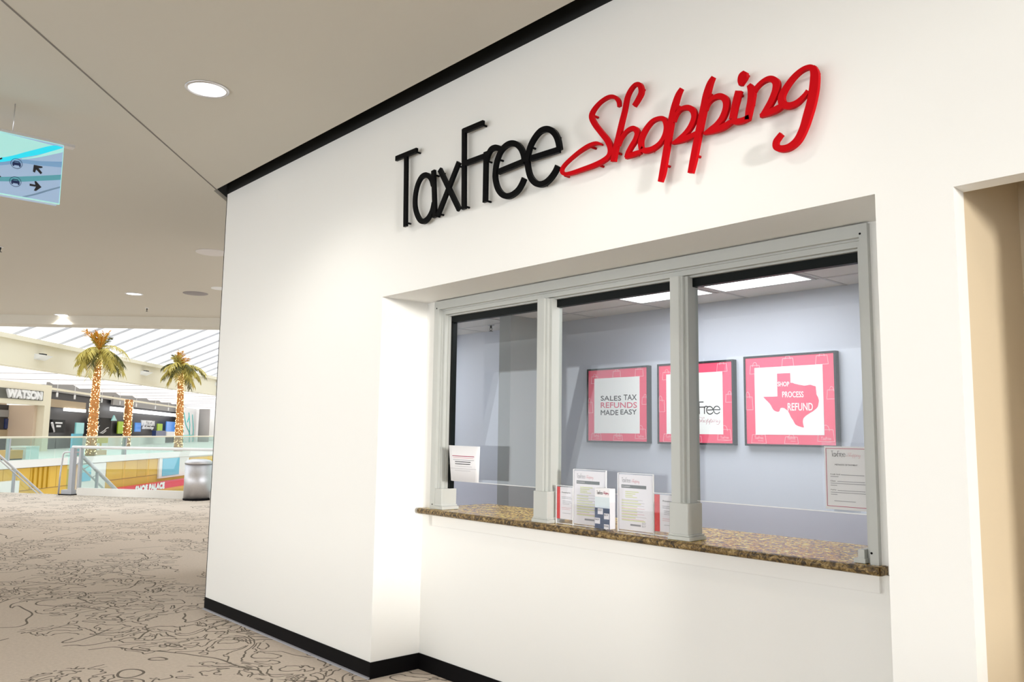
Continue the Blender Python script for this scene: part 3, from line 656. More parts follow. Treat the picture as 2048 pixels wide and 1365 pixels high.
# brochure dispenser
bx0_, bx1_, by0, by1, bz1_ = -2.985, -2.882, 0.335, 0.378, 1.275
t = thing('brochure_holder', 'narrow acrylic holder of blue and white brochures between the two flyers', 'brochure holder', ((bx0_+bx1_)/2, .355, FZ0))
k = MB()
for q0, q1 in (((bx0_-.004, by0-.004, FZ0), (bx1_+.004, by0-.002, FZ0+.13)), ((bx0_-.004, by1+.002, FZ0), (bx1_+.004, by1+.004, bz1_)), ((bx0_-.004, by0-.004, FZ0), (bx0_-.002, by1+.004, FZ0+.15)), ((bx1_+.002, by0-.004, FZ0), (bx1_+.004, by1+.004, FZ0+.15)), ((bx0_-.004, by0-.004, FZ0), (bx1_+.004, by1+.004, FZ0+.003))): k.box(q0, q1)
k.build('acrylic_body', M['acrylic'], t)
k = MB(); k.box((bx0_, by0, FZ0+.012), (bx1_, by1, bz1_)); br = k.build('brochure_stack', M['paper'], t)
k = MB(); k.box((bx0_, by0-.0006, FZ0+.012), (bx1_, by0, FZ0+.118)); k.build('blue_cover', M['brochure_blue'], br)
k = MB(); k.box((bx0_, by0-.0006, FZ0+.118), (bx1_, by0, FZ0+.175)); k.build('pale_cover', M['brochure_pale'], br)
k = MB(); mini_word(k, bx0_+.012, bx0_+.055, bz1_-.032, bz1_-.012, by0-.001, .8); k.build('logo_lettering', M['ink'], br)
k = MB(); mini_script(k, bx0_+.056, bx1_-.008, bz1_-.034, bz1_-.014, by0-.001, .8); k.build('logo_script', M['ink_maroon'], br)
k = MB()
for (fx, fz, fw, fh) in ((.02, .085, .036, .03), (.064, .062, .036, .03), (.0, .035, .036, .03), (.064, .012, .034, .024)): k.box((bx0_+fx, by0-.0012, FZ0+fz), (bx0_+fx+fw, by0-.0006, FZ0+fz+fh))
k.build('white_square_print', M['paper'], br)
k = MB()
for (s_, fx, fz) in (('EASY', .023, .102), ('BUY', .067, .079), ('SHOP', .003, .052), ('MORE', .067, .022)): add_text(k, s_, (bx0_+fx, by0-.0014, FZ0+fz), (.028, 0, 0), (0, 0, .009))
k.build('square_lettering', M['ink'], br)
# payment notice on the right pane
x0, x1, z0, z1 = -1.762, -1.552, 1.248, 1.538
t = thing('payment_notice', 'framed payment notice in clear sleeve on the lower right window pane', 'notice', ((x0+x1)/2, .43, z0))
k = MB(); k.box((x0, .4445, z0), (x1, .4462, z1)); k.build('clear_sleeve', M['acrylic'], t)
sx0_, sx1_, sz0_, sz1_ = x0+.012, x1-.004, z0+.006, z1-.018
k = MB(); k.box((sx0_, .4430, sz0_), (sx1_, .4444, sz1_)); k.build('sheet', M['paper_grey'], t)
k = MB(); w = .0022; bl, brr, bb, bt = sx0_+.007, sx1_-.007, sz0_+.012, sz1_-.008
k.box((bl, .4422, bb), (brr, .4430, bb+w)); k.box((bl, .4422, bt-w), (brr, .4430, bt)); k.box((bl, .4422, bb+w), (bl+w, .4430, bt-w)); k.box((brr-w, .4422, bb+w), (brr, .4430, bt-w)); k.build('maroon_border', M['ink_maroon'], t)
WN = brr-bl; HN = bt-bb
k = MB(); mini_word(k, bl+WN*.13, bl+WN*.48, bt-HN*.145, bt-HN*.045, .4422, .7); k.build('logo_lettering', M['ink'], t)
k = MB(); mini_script(k, bl+WN*.50, bl+WN*.84, bt-HN*.165, bt-HN*.07, .4422, .6); k.build('logo_script', M['ink_pink'], t)
k = MB(); add_text(k, 'METHODS OF PAYMENT', (bl+WN*.22, .4426, bt-HN*.295), (WN*.55, 0, 0), (0, 0, HN*.025)); k.build('heading', M['ink'], t)
k = MB()
for s_, zf in (('Credit Card', .46), ('Check', .575), ('PayPal', .73)): add_text(k, s_, (bl+WN*.10, .4426, bt-HN*zf), (WN*(.24 if len(s_) > 7 else .13), 0, 0), (0, 0, HN*.022))
k.build('list_heading', M['ink'], t)
rows = []
for l, r, zf in ((.36, .92, .455), (.10, .30, .49), (.27, .93, .57), (.10, .94, .605), (.10, .26, .64), (.27, .93, .725), (.10, .94, .76), (.10, .26, .795), (.18, .70, .905)): rows.append((l, r, zf-.006, zf+.004, 'ink_grey'))
sheet_lines(t, bl, brr, bb, bt, .4428, rows)
# paper taped to the left side of the frame
yp = 0.335
a, b_, c, d = ony(898, 891, yp), ony(961, 894, yp-.01), ony(958, 966, yp-.01), ony(902, 962, yp)
t = thing('taped_notice', 'curling white paper notice taped to the left side of the window frame', 'notice', tuple(d))
k = MB(); nn = 8; P0 = []; P1 = []
for i in range(nn+1):
    f = i/nn; off = Vector((0, -0.012*math.sin(math.pi*f)-.004*f, 0)); P0.append(d.lerp(c, f)+off); P1.append(a.lerp(b_, f)+off)
k.add(P0+P1+[p+Vector((0, .0012, 0)) for p in P0+P1], [(i, i+1, nn+1+i+1, nn+1+i) for i in range(nn)]+[(2*(nn+1)+i, 3*(nn+1)+i, 3*(nn+1)+i+1, 2*(nn+1)+i+1) for i in range(nn)]+[(i, 2*(nn+1)+i, 2*(nn+1)+i+1, i+1) for i in range(nn)]+[(nn+1+i, nn+2+i, 3*(nn+1)+i+1, 3*(nn+1)+i) for i in range(nn)]+[(0, nn+1, 3*(nn+1), 2*(nn+1)), (nn, 3*nn+2, 4*nn+3, 2*nn+1)], True)
k.build('sheet', M['paper'], t)
rowsP = {}
for l, r, tt, mt in ((.12, .86, .28, 'ink_maroon'), (.14, .84, .335, 'ink_pink'), (.14, .86, .39, 'ink_grey'), (.22, .76, .44, 'ink'), (.22, .75, .50, 'ink'), (.20, .80, .57, 'ink_light'), (.02, .93, .635, 'ink_light'), (.2, .76, .69, 'ink_light')):
    kk = rowsP.setdefault((mt, tt), MB()); n5 = 6
    def at(f, z): return P1[0].lerp(P0[0], z).lerp(P1[-1].lerp(P0[-1], z), f)+Vector((0, -0.012*math.sin(math.pi*f)-.004*f-.0008, 0))
    for i in range(n5):
        f_0 = l+(r-l)*i/n5; f_1 = l+(r-l)*(i+1)/n5; th = .02 if mt in ('ink', 'ink_maroon') else .012
        kk.quad(at(f_0, tt), at(f_1, tt), at(f_1, tt+th), at(f_0, tt+th))
for mt, kk in rowsP.items(): kk.build('printed_line', M[mt[0]], t)
# taped corner
k = MB(); k.box((d.x-.03, yp-.001, (a.z+d.z)/2-.01), (d.x+.01, yp+.018, (a.z+d.z)/2+.01)); k.build('tape', M['acrylic'], t)

# ------------------------------------------------------------------ hall ceiling fittings
def downlight(p, r, label, power=0, group='recessed ceiling downlights'):
    p = Vector((p[0], p[1], ZC)); t = thing('ceiling_downlight', label, 'downlight', p, group)
    k = MB(); k.lathe([(r*1.0, 0), (r*1.0, -0.006), (r*.86, -0.010), (r*.84, -0.004), (r*.84, 0)], p, 40); k.build('trim_ring', M['chrome'], t)
    k = MB(); k.lathe([(r*.84, -0.002), (r*.5, -0.006), (0.0001, -0.008)], p, 40); k.build('lens', M['lamp'], t)
    if power:
        d = bpy.data.lights.new('downlight_lamp', 'SPOT'); d.energy = power; d.spot_size = math.radians(130); d.spot_blend = 0.6; d.shadow_soft_size = r*.8; d.color = (1, 0.955, 0.88)
        o = bpy.data.objects.new('downlight_lamp', d); COL.objects.link(o); o.location = p+Vector((0, 0, -0.03))
downlight(onz(414.5, 178, ZC), 0.135, 'bright round ceiling downlight nearest the camera, left of the black reveal', 32)
downlight(onz(268, 588, ZC), 0.135, 'lit round downlight far along the ceiling beside a sprinkler', 60)
downlight(onz(123, 630, ZC), 0.135, 'lit round downlight at the far ceiling edge, above the left palm', 60)
for x, y in ((-2.3, -1.05), (0.5, -1.05), (-9.2, -1.0)):  # out-of-frame downlights, added to light the wall from the right
    if x > -9: downlight((x, y), .135, 'added round ceiling downlight that lights the white wall', 24)
def disc(u, v, r, label, mt, name):
    p = onz(u, v, ZC); k = MB(); k.lathe([(r, 0), (r, -0.006), (r*.94, -.010), (0.0001, -.010)], p, 40); tag(k.build(name, M[mt], origin=p), label, 'ceiling fitting')
M['grille'] = mat('grey_speaker_mesh', (0.30, 0.27, 0.27), 0.7)
M['palepaint'] = mat('pale_grey_disc_paint', (0.74, 0.70, 0.68), 0.6)
disc(391, 587, .19, 'flush round grey ceiling speaker near the wall corner', 'grille', 'ceiling_speaker')
disc(424, 505, .19, 'pale round flush disc on the ceiling beside the wall corner', 'palepaint', 'ceiling_disc')  # plain pale disc, flush with the ceiling
disc(440, 577, .13, 'small pale ceiling disc half hidden behind the wall corner', 'white', 'ceiling_disc')
sprinkler(onz(294, 616.5, ZC), 'small dark sprinkler on the hall ceiling near the atrium edge', M['white'])
sprinkler(onz(1, 494, ZC), 'dark sprinkler on the hall ceiling at the left border', M['white'])

# hanging wayfinding sign (lightbox facing +X)
SXP = -6.17
def hs(x, y): return onx(0+x*200/1517, 240+y*200/1517, SXP)
t = thing('wayfinding_sign', 'backlit pale blue hanging direction sign with black arrows at the left edge', 'sign', (SXP-.04, -2.4, 3.08))
yR, yL, zb_, zt_ = -1.618, -2.55, 3.089, 3.500
k = MB(); k.box((SXP-.09, yL, zb_), (SXP-.002, yR, zt_)); k.build('panel', M['sign_face'], t)
k = MB(); k.box((SXP-.02, yR, zb_-.004), (SXP+.002, yR+.004, zt_)); k.box((SXP-.02, yL, zb_-.006), (SXP+.002, yR+.005, zb_)); k.box((SXP-.095, yL, zt_), (SXP+.002, yR, zt_+.004)); k.build('edge_trim', M['sign_aqua'], t)
k = MB(); k.box((SXP-.07, yL, zt_+.005), (SXP-.01, yR+.075, zt_+.025)); k.tube([(SXP-.04, yR-.3, zt_+.02), (SXP-.04, yR-.3, ZC)], .004, 6); k.tube([(SXP-.04, yR-.75, zt_+.02), (SXP-.04, yR-.75, ZC)], .004, 6); k.build('ceiling_bracket', M['chrome'], t)
_so = [0]
def band(name, mt, top, bot):
    _so[0] += 1; e = 0.0004*_so[0]
    pts = [hs(*p) for p in catmull([(p[0], p[1]) for p in top], 6)]+[hs(*p) for p in reversed(catmull([(p[0], p[1]) for p in bot], 6))]
    pts = [Vector((SXP-.002+e, min(max(p.y, yL), yR-.001), min(max(p.z, zb_+.001), zt_-.001))) for p in pts]
    k = MB(); n = len(pts)//2
    A_, B_ = pts[:n], pts[n:][::-1]
    for i in range(min(len(A_), len(B_))-1): k.quad(A_[i], A_[i+1], B_[i+1], B_[i])
    k.build(name, M[mt], t)
band('aqua_field', 'sign_aqua', [(-900, -60), (0, 178), (450, 295), (820, 390)], [(-900, 640), (0, 575), (450, 470), (820, 388)])
band('cyan_stripe', 'sign_cyan', [(-900, 640), (0, 575), (450, 470), (800, 388), (960, 420)], [(-900, 760), (0, 650), (300, 580), (600, 525), (960, 424)])
band('aqua_stripe', 'sign_aqua', [(330, 585), (550, 545), (750, 485), (960, 425)], [(330, 600), (550, 575), (750, 535), (960, 490)])
band('mid_blue_stripe', 'sign_blue', [(-900, 700), (0, 640), (300, 600), (600, 625), (960, 635)], [(-900, 760), (0, 690), (300, 655), (600, 690), (960, 722)])
band('teal_stripe', 'sign_teal', [(-900, 880), (0, 865), (300, 860), (600, 848), (960, 830)], [(-900, 930), (0, 930), (300, 938), (600, 925), (960, 908)])
band('slate_stripe', 'sign_slate', [(330, 1160), (500, 1125), (700, 1065), (930, 1005)], [(400, 1172), (560, 1135), (740, 1080), (930, 1028)])
def flat(pts, name, mt='ink'):
    k = MB(); k.prism([Vector((SXP+.0012, hs(*p).y, hs(*p).z)) for p in pts], (0.0012, 0, 0)); k.build(name, M[mt], t)
flat([(512, 682), (640, 708), (645, 728), (585, 735), (640, 805), (615, 825), (548, 752), (528, 802), (498, 785)], 'arrow')
flat([(450, 968), (535, 985), (522, 932), (545, 930), (628, 1022), (545, 1080), (512, 1072), (545, 1015), (448, 1000)], 'arrow')
flat([(-40, 590), (30, 572), (36, 590), (10, 602), (-40, 612)], 'arrow'); flat([(-40, 868), (8, 848), (14, 866), (-40, 884)], 'arrow')
for cx, cy in ((250, 664), (232, 938)):
    k = MB(); rr = []
    for i in range(28):
        an = 2*math.pi*i/28; rr.append((cx+91*math.cos(an)+0, cy+78*math.sin(an)+12*math.cos(an), cx+84*math.cos(an), cy+71*math.sin(an)+11*math.cos(an)))
    for i in range(28):
        a_, b_ = rr[i], rr[(i+1) % 28]; q = lambda x, y: Vector((SXP+.0015, hs(x, y).y, hs(x, y).z))
        k.quad(q(a_[0], a_[1]), q(b_[0], b_[1]), q(b_[2], b_[3]), q(a_[2], a_[3]))
    k.build('circle_symbol', M['navy'], t)
    o_x, o_y = cx-250, cy-664
    k = MB(); sh = lambda x, y: (x+o_x, y+o_y+(x-250)*.16)
    for poly in ([(190, 648), (312, 648), (316, 690), (186, 690)], [(190, 690), (214, 690), (214, 706), (190, 706)], [(288, 690), (312, 690), (312, 706), (288, 706)], [(198, 650), (212, 650), (226, 628), (212, 628)], [(212, 638), (288, 638), (286, 626), (216, 626)], [(288, 650), (302, 650), (290, 628), (276, 628)]):
        k.prism([Vector((SXP+.0012, hs(*sh(*q)).y, hs(*sh(*q)).z)) for q in poly], (0.0012, 0, 0))
    k.build('car_symbol', M['navy'], t)

# ------------------------------------------------------------------ atrium: railing, stairs, bin at the hall edge
def railpt(u): # point on the floor edge line under image column u
    lo, hi = -14.0, -3.0
    for _ in range(50):
        mid = (lo+hi)/2; p = edge(mid); d = p-CAM; uu = IW/2+FPX*d.dot(RT)/d.dot(FW)
        if uu < u: lo = mid
        else: hi = mid
    return edge((lo+hi)/2)
IN = -G*0.08
r_a, r_b = railpt(160)+IN, railpt(640)+IN
rd = (r_b-r_a).normalized(); rl = (r_b-r_a).length; Z = lambda z: Vector((0, 0, z))
t = thing('glass_railing', 'glass balustrade with white top rail at the carpet edge behind the steel bin', 'railing', tuple(r_a))
k = MB(); k.bar(r_a+Z(.088), r_b+Z(.088), .10, .175); k.build('base_channel', M['slab'], t)
k = MB(); k.tube([r_a-rd*.25+Z(1.12), r_b+Z(1.12)], .036, 12); k.build('top_rail', M['white'], t)
cuts = [0]+[(railpt(u)+IN-r_a).dot(rd) for u in (248.5, 296)]+[rl*.55, rl*.75, rl]
for s0_, s1_ in zip(cuts[:-1], cuts[1:]):
    k = MB(); k.bar(r_a+rd*(s0_+.012)+Z(.63), r_a+rd*(s1_-.012)+Z(.63), .014, .92); k.build('glass_panel', M['clear_rail_glass'], t)
k = MB(); k.bar(r_a+Z(.15), r_a+Z(1.11), .09, .05, up=rd); k.build('end_post', M['grey_metal'], t)
# newel pylon with loop handrail
n_a = railpt(146)+IN
t = thing('stair_newel', 'grey newel post on a dark foot with a steel loop rail above the stairs', 'newel post', tuple(n_a))
k = MB(); k.bar(n_a-rd*.02, n_a-rd*.02+Z(1.10), .11, .10, up=rd); k.build('post', M['grey_metal'], t)
k = MB(); k.bar(n_a-rd*.22+Z(.07), n_a+rd*.06+Z(.07), .16, .10); k.build('base_block', M['grey_metal'], t)
k = MB(); k.bar(n_a-rd*.27+Z(.012), n_a+rd*.09+Z(.012), .22, .022); k.build('base_plate', M['black'], t)
k = MB(); k.bar(n_a-rd*.16+Z(.62), n_a-rd*.08+Z(.62), .014, .95); k.build('glass_panel', M['rail_glass'], t)
lp = [n_a-rd*.36+Z(0), n_a-rd*.35+Z(.5), n_a-rd*.31+Z(.93), n_a-rd*.28+Z(.985), n_a-rd*.20+Z(1.0), n_a+rd*.14+Z(1.0)]
k = MB(); k.tube(lp, .02, 10); k.build('loop_handrail', M['steel'], t)
# stair rails going down and away
def stair_rail(b, a0, zs, ze, a1, label, post_a, thick, side):
    t = thing('stair_handrail', label, 'handrail', tuple(Q(a0, b, 0)), 'handrails of the stairs down from the carpet')
    k = MB(); p0, p1 = Q(a0, b, zs), Q(a1, b, ze); k.tube([p0, p1], thick, 10); k.build('rail', M['steel'], t)
    k = MB(); k.tube([p0+Z(-.16)+L*side, p1+Z(-.16)+L*side], thick*.55, 8); k.build('lower_rail', M['steel'], t)
    k = MB(); f = (post_a-a0)/(a1-a0); pt_ = p0.lerp(p1, f); k.bar(pt_+Z(-1.15), pt_, .06, .05, up=G); k.build('post', M['grey_metal'], t)
    for f in (0.06, f, .9):
        q = p0.lerp(p1, f); k = MB(); k.tube([q+Z(-.16)+L*side, q+Z(-.08)], .012, 6); k.build('bracket', M['steel'], t)
    k = MB(); u_ = (p1-p0).normalized(); k.quad(p0+Z(-.9), p1+Z(-.9), p1+Z(-.05), p0+Z(-.05)); k.v = k.v[:]; k = MB().hexa([p0+Z(-.95)-L*.006, p1+Z(-.95)-L*.006, p1+Z(-.95)+L*.006, p0+Z(-.95)+L*.006], [p0+Z(-.06)-L*.006, p1+Z(-.06)-L*.006, p1+Z(-.06)+L*.006, p0+Z(-.06)+L*.006]); k.build('glass_panel', M['clear_rail_glass'], t)
stair_rail(-11.78, 19.5, 1.19, -1.66, 25.0, 'steel double handrail descending from the left border', 20.75, .028, .08)
stair_rail(-9.75, 20.0, .88, -1.5, 24.9, 'thick grey handrail descending behind the glass balustrade', 20.75, .045, -.12)
k = MB()
for i in range(14): k.hexa([Q(20.0+.28*i, -11.66, -.17*i-.4), Q(20.3+.28*i, -11.66, -.17*i-.4), Q(20.3+.28*i, -9.9, -.17*i-.4), Q(20.0+.28*i, -9.9, -.17*i-.4)], [Q(20.0+.28*i, -11.66, -.17*i-.17), Q(20.3+.28*i, -11.66, -.17*i-.17), Q(20.3+.28*i, -9.9, -.17*i-.17), Q(20.0+.28*i, -9.9, -.17*i-.17)])
tag(k.build('staircase', M['lower_floor']), 'pale stairs going down from the carpet edge between the handrails', 'stairs')
# bin
p = onz(393.5, 1000.5, 0); p = Vector((p.x, p.y, 0))
t = thing('litter_bin', 'cylindrical brushed steel litter bin beside the wall corner', 'bin', tuple(p))
k = MB(); k.lathe([(.295, 0), (.30, .035)], p, 40); k.build('base_ring', M['black'], t)
k = MB(); k.lathe([(.29, .035), (.29, .80)], p, 48); k.build('body', M['steel'], t)
k = MB(); k.lathe([(.298, .80), (.298, .84), (.25, .885), (.15, .905), (0.0001, .91)], p, 48); k.build('lid', M['steel'], t)

# ------------------------------------------------------------------ atrium: far gallery
def Hbox(mb, a0, a1, b0, b1, z0, z1):
    q = lambda z: [Q(a0, b0, z), Q(a1, b0, z), Q(a1, b1, z), Q(a0, b1, z)]
    return mb.hexa(q(z0), q(z1))
k = MB(); Hbox(k, 20, 124, -46, -22.6, -0.36, 0); struct(k.build('floor', M['slab']))
k = MB(); Hbox(k, 10, 125, -50, 12, -6.1, -6.0); struct(k.build('floor', M['lower_floor']))
k = MB(); Hbox(k, 20, 124, -26.3, -25.7, 4.94, 6.25); Hbox(k, 20, 124, -26.4, -25.45, 6.25, 6.5); Hbox(k, 20, 124, -26.35, -25.6, 4.86, 4.94); struct(k.build('wall_atrium_beam', M['beam']))
k = MB(); Hbox(k, 124, 124.3, -50, 12, -6, 21); struct(k.build('wall_atrium_end', M['slab']))
k = MB(); Hbox(k, 20, 124, -23.3, -22.9, -6, -0.36); struct(k.build('wall_atrium_lower', M['slab']))
# unseen shell walls, added to block daylight from the open atrium sides
k = MB(); Hbox(k, 15.9, 16.3, -22, 8, 3.79, 21); Hbox(k, 15.9, 16.3, -50, -22, -6.1, 21); Hbox(k, 15.9, 16.3, -22, 8, -6.1, -.36); struct(k.build('wall_atrium_block_near', M['slab']))
k = MB(); Hbox(k, 16.3, 124, 6, 6.3, -6.1, 21); Hbox(k, 16.3, 124, -50, -49.7, -6.1, 6.8); struct(k.build('wall_atrium_block_right', M['slab']))
# curved gallery ceiling with an added glow, one bay after another
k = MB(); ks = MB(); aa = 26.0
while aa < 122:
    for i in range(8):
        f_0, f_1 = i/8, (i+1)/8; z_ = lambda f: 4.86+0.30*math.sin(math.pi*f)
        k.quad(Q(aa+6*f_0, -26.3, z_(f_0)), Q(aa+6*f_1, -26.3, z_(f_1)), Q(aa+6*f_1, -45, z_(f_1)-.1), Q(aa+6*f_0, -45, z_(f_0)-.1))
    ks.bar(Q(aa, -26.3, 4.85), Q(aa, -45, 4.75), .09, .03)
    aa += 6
struct(k.build('ceiling', M['lum'])); struct(ks.build('trim_7', M['bay_seam']))
# sloped skylight
k = MB(); kg = MB()
RB0, RZ0, RB1, RZ1 = -26.0, 6.5, 6.0, 20.0
a_ = 18.0
while a_ < 124:
    k.bar(Q(a_, RB0, RZ0), Q(a_, RB1, RZ1), .08, .12); a_ += 2.4
for f in (.30, .62, 1.0): k.bar(Q(17, RB0+(RB1-RB0)*f, RZ0+(RZ1-RZ0)*f-.1), Q(124, RB0+(RB1-RB0)*f, RZ0+(RZ1-RZ0)*f-.1), .16, .22)
sk = struct(k.build('window_2', mat('skylight_bar_paint', (0.50, 0.50, 0.53), 0.5)))
kg.quad(Q(17, RB0, RZ0+.12), Q(124, RB0, RZ0+.12), Q(124, RB1, RZ1+.12), Q(17, RB1, RZ1+.12)); kg.build('glass_pane', glass('skylight_glass', (0.58, 0.583, 0.587), .02), sk)
# beam uplights
for u, v, lab in ((79, 715, 'white angular wall light on the cream beam left of the palms'), (287, 747, 'white angular wall light on the cream beam between the palms'), (434, 769, 'white angular wall light on the cream beam beside the wall corner')):
    p = gb(u, v, -25.7); t = thing('wall_uplight', lab, 'wall light', tuple(p), 'angular lights along the cream beam')
    w_ = .55
    q = lambda x, o, z: p + G*x + L*o + Z(z)
    k = MB(); k.hexa([q(-w_, 0, -.16), q(w_, 0, -.16), q(w_, .14, -.10), q(-w_, .14, -.10)], [q(-w_, 0, .16), q(w_, 0, .16), q(w_, .48, .10), q(-w_, .48, .10)]); k.build('housing', M['white'], t)
    k = MB(); k.hexa([q(-w_*.5, .1, .12), q(w_*.2, .1, .12), q(w_*.2, .35, .11), q(-w_*.5, .35, .11)], [q(-w_*.5, .1, .2), q(w_*.2, .1, .2), q(w_*.2, .35, .19), q(-w_*.5, .35, .19)]); k.build('lamp_head', M['poster_frame'], t)
# gallery balustrade
t = thing('gallery_balustrade', 'long green-tinted glass balustrade of the far gallery below the shop signs', 'railing', tuple(Q(38, -22.7, 0)))
k = MB(); k.tube([Q(25, -22.7, 1.1), Q(118, -22.7, 1.1)], .05, 8); k.build('top_rail', M['beam'], t)
for u in (15, 247):
    p = gb(u, 915, -22.75); k = MB(); p.z = 0; k.bar(p+Z(-.2), p+Z(1.05), .26 if u > 100 else .16, .1, up=G); k.build('post', M['grey_metal'], t)
us = [-60, 15, 61, 110, 180, 214, 247, 278, 305, 345, 395, 425, 450]
for u_0, u_1 in zip(us[:-1], us[1:]):
    a0 = (gb(u_0, 900, -22.7)-CAM).dot(G); a1 = (gb(u_1, 900, -22.7)-CAM).dot(G)
    k = MB(); Hbox(k, a0+.03, a1-.03, -22.71, -22.69, .02, 1.05); k.build('glass_panel', M['rail_glass'], t)
# yellow hoarding below the gallery
def acol(u, b): return (gb(u, 880, b)-CAM).dot(G)
hb = -22.78
t = thing('yellow_hoarding', 'yellow panelled hoarding below the far gallery floor', 'hoarding', tuple(Q(40, hb, -3.6)))
segs = [(-80, 12, 'yellow'), (12, 40, 'yellow'), (40, 66, 'yellow'), (66, 104, 'yellow_rib'), (104, 118, 'yellow'), (118, 160, 'yellow'), (217, 249, 'yellow'), (249, 278, 'yellow'), (278, 296, 'yellow_rib'), (296, 321, 'yellow')]
for u_0, u_1, mt in segs:
    a0, a1 = acol(u_0, hb), acol(u_1, hb); k = MB()
    if mt == 'yellow_rib' and u_0 == 66:
        n_r = 8
        for i in range(n_r):
            w_ = (a1-a0)/n_r; Hbox(k, a0+w_*i+.03, a0+w_*(i+1)-.03, hb-.1, hb+(.06 if i % 2 else 0.0), -1.46, -.40)
    else: Hbox(k, a0+.02, a1-.02, hb-.1, hb, -1.46, -.40)
    k.build('panel', M[mt], t)
a0, a1 = acol(-80, hb), acol(380, hb)
k = MB(); Hbox(k, a0, a1, hb-.1, hb-.02, -4.5, -1.50); k.build('lower_panel', M['yellow'], t)
k = MB(); Hbox(k, acol(382, hb), acol(470, hb), hb-.1, hb, -1.1, -.5); k.build('panel', M['yellow'], t)
k = MB(); Hbox(k, a0, a1, hb-.02, hb+.0, -1.50, -1.46); k.build('joint', M['seam'], t)
def shopwin(u0, u1, wu0, wu1, z0, z1, wz0, wz1, mt, label, extra=None):
    b = hb+.12; t = thing('blue_display_window', label, 'window', tuple(Q(acol(u0, b), b, z0)), 'blue windows below the gallery')
    k = MB(); Hbox(k, acol(u0, b), acol(u1, b), hb+.005, b, z0, z1); k.build('surround', M['slab'], t)
    k = MB(); Hbox(k, acol(wu0, b), acol(wu1, b), b, b+.03, wz0, wz1); k.build('pane', M[mt], t)
    if extra: k = MB(); Hbox(k, acol(wu0, b), acol(wu1, b), b, b+.03, extra[0], extra[1]); k.build('upper_pane', M['cyanfilm'], t)
shopwin(161, 216, 163, 186, -2.0, -.40, -1.35, -.85, 'skyblue', 'pale blue window with white surround behind the stair newel', (-.82, -.45))
shopwin(322, 380, 328, 361, -1.75, -.20, -1.62, -.42, 'skyblue', 'square blue window with white surround above the red shop sign')
# white lower shop front at the left border
k = MB(); Hbox(k, acol(-80, hb), acol(29, hb), hb+.02, hb+.4, -3.2, -.93); tag(k.build('shop_hoarding', M['slab']), 'white boxed-in shop front below the gallery at the left border', 'hoarding')
# red shop sign on the lower level
rb_ = -21.9; pA, pB = gb(262, 982, rb_), gb(372, 966, rb_); zA = (gb(310, 968, rb_).z); a0, a1 = acol(245, rb_), acol(420, rb_)
t = thing('red_shop_sign', 'crimson shop fascia with white lettering low behind the glass balustrade', 'sign', tuple(Q(a0, rb_, zA-.4)))
ztop = gb(366, 959.5, rb_).z; zbot = gb(366, 971.5, rb_).z
k = MB(); Hbox(k, a0, a1, rb_-.6, rb_, zbot, ztop); k.build('fascia', M['crimson'], t)
k = MB(); Hbox(k, a0, a1, rb_-.5, rb_-.03, zbot-.18, zbot); k.build('lower_edge', M['orange'], t)
la, lb = acol(277, rb_), acol(334, rb_)
k = MB(); add_text(k, 'SHOE PALACE', Q(la, rb_+.02, zbot+.04), G*(lb-la), (0, 0, (ztop-zbot)*.85), bold=.05); k.build('lettering', M['white'], t)

# storefront line: vertical plane through two points
SP0, SP1 = Q(56.2, -30.5, 0), Q(102.3, -38.6, 0); sdir = (SP1-SP0).normalized(); sn = Vector((-sdir.y, sdir.x, 0))
if sn.dot(L) < 0: sn = -sn          # towards the hall
def sf(u, v, off=0.0):
    d = ray(u, v); o = SP0+sn*off; return CAM + d*((o-CAM).dot(sn)/d.dot(sn))
def sbox(mb, u0, v0, u1, v1, off, th, z0=None, z1=None):
    vm = (v0+v1)/2; um = (u0+u1)/2
    A0, A1 = sf(u0, vm, off), sf(u1, vm, off); zt = sf(um, v0, off).z if z1 is None else z1; zb = sf(um, v1, off).z if z0 is None else z0
    n_ = sn*th
    q = lambda z: [Vector((A0.x, A0.y, z))-n_, Vector((A1.x, A1.y, z))-n_, Vector((A1.x, A1.y, z)), Vector((A0.x, A0.y, z))]
    mb.hexa(q(zb), q(zt)); return Vector((A0.x, A0.y, zb)), Vector((A1.x, A1.y, zt))
k = MB(); sbox(k, 96, 780, 372, 870, -1.6, .1, 0, 4.75); struct(k.build('wall_shop_back', M['dark']))
k = MB(); sbox(k, 97, 780, 366, 870, .0, .25, 4.25, 4.40); struct(k.build('trim_8', M['beam']))
# hanging track spots
for i, u in enumerate((115, 150, 204, 240, 273, 311, 337)):
    v = 778+(u-97)*.149
    A0 = sf(u, v, .12); t_ = thing('hanging_spotlight', 'small white spotlight hanging under the bright gallery soffit', 'spotlight', (A0.x, A0.y, 3.82), 'white spotlights hanging along the gallery soffit')
    k = MB(); k.tube([(A0.x, A0.y, 5.1), (A0.x, A0.y, 4.05)], .02, 6); k.build('stem', M['white'], t_)
    k = MB(); k.tube([(A0.x, A0.y, 4.08), (A0.x, A0.y, 3.76)], .07, 8); k.build('can', M['white'], t_)
k = MB(); sbox(k, 97, 802, 172, 817, -1.2, .2); struct(k.build('trim_9', M['tan']))
k = MB(); sbox(k, 226, 803, 362, 818, -1.2, .2); sbox(k, 97, 785, 362, 801, -1.3, .2); struct(k.build('trim_10', M['greyband']))
def shop(name, label, cat, u0, v0, u1, v1, mt, off=-1.0, th=.12, group=None):
    k = MB(); sbox(k, u0, v0, u1, v1, off, th); return tag(k.build(name, M[mt]), label, cat, group)
shop('strip_light', 'long white strip light across the dark shop front', 'light', 222, 821, 352, 828, 'panel_lamp', -1.1)
shop('strip_light', 'short white strip light left of the lit palm trunk', 'light', 130, 818, 172, 824, 'panel_lamp', -1.1)
G1 = 'panels and screens in the dark shop front'
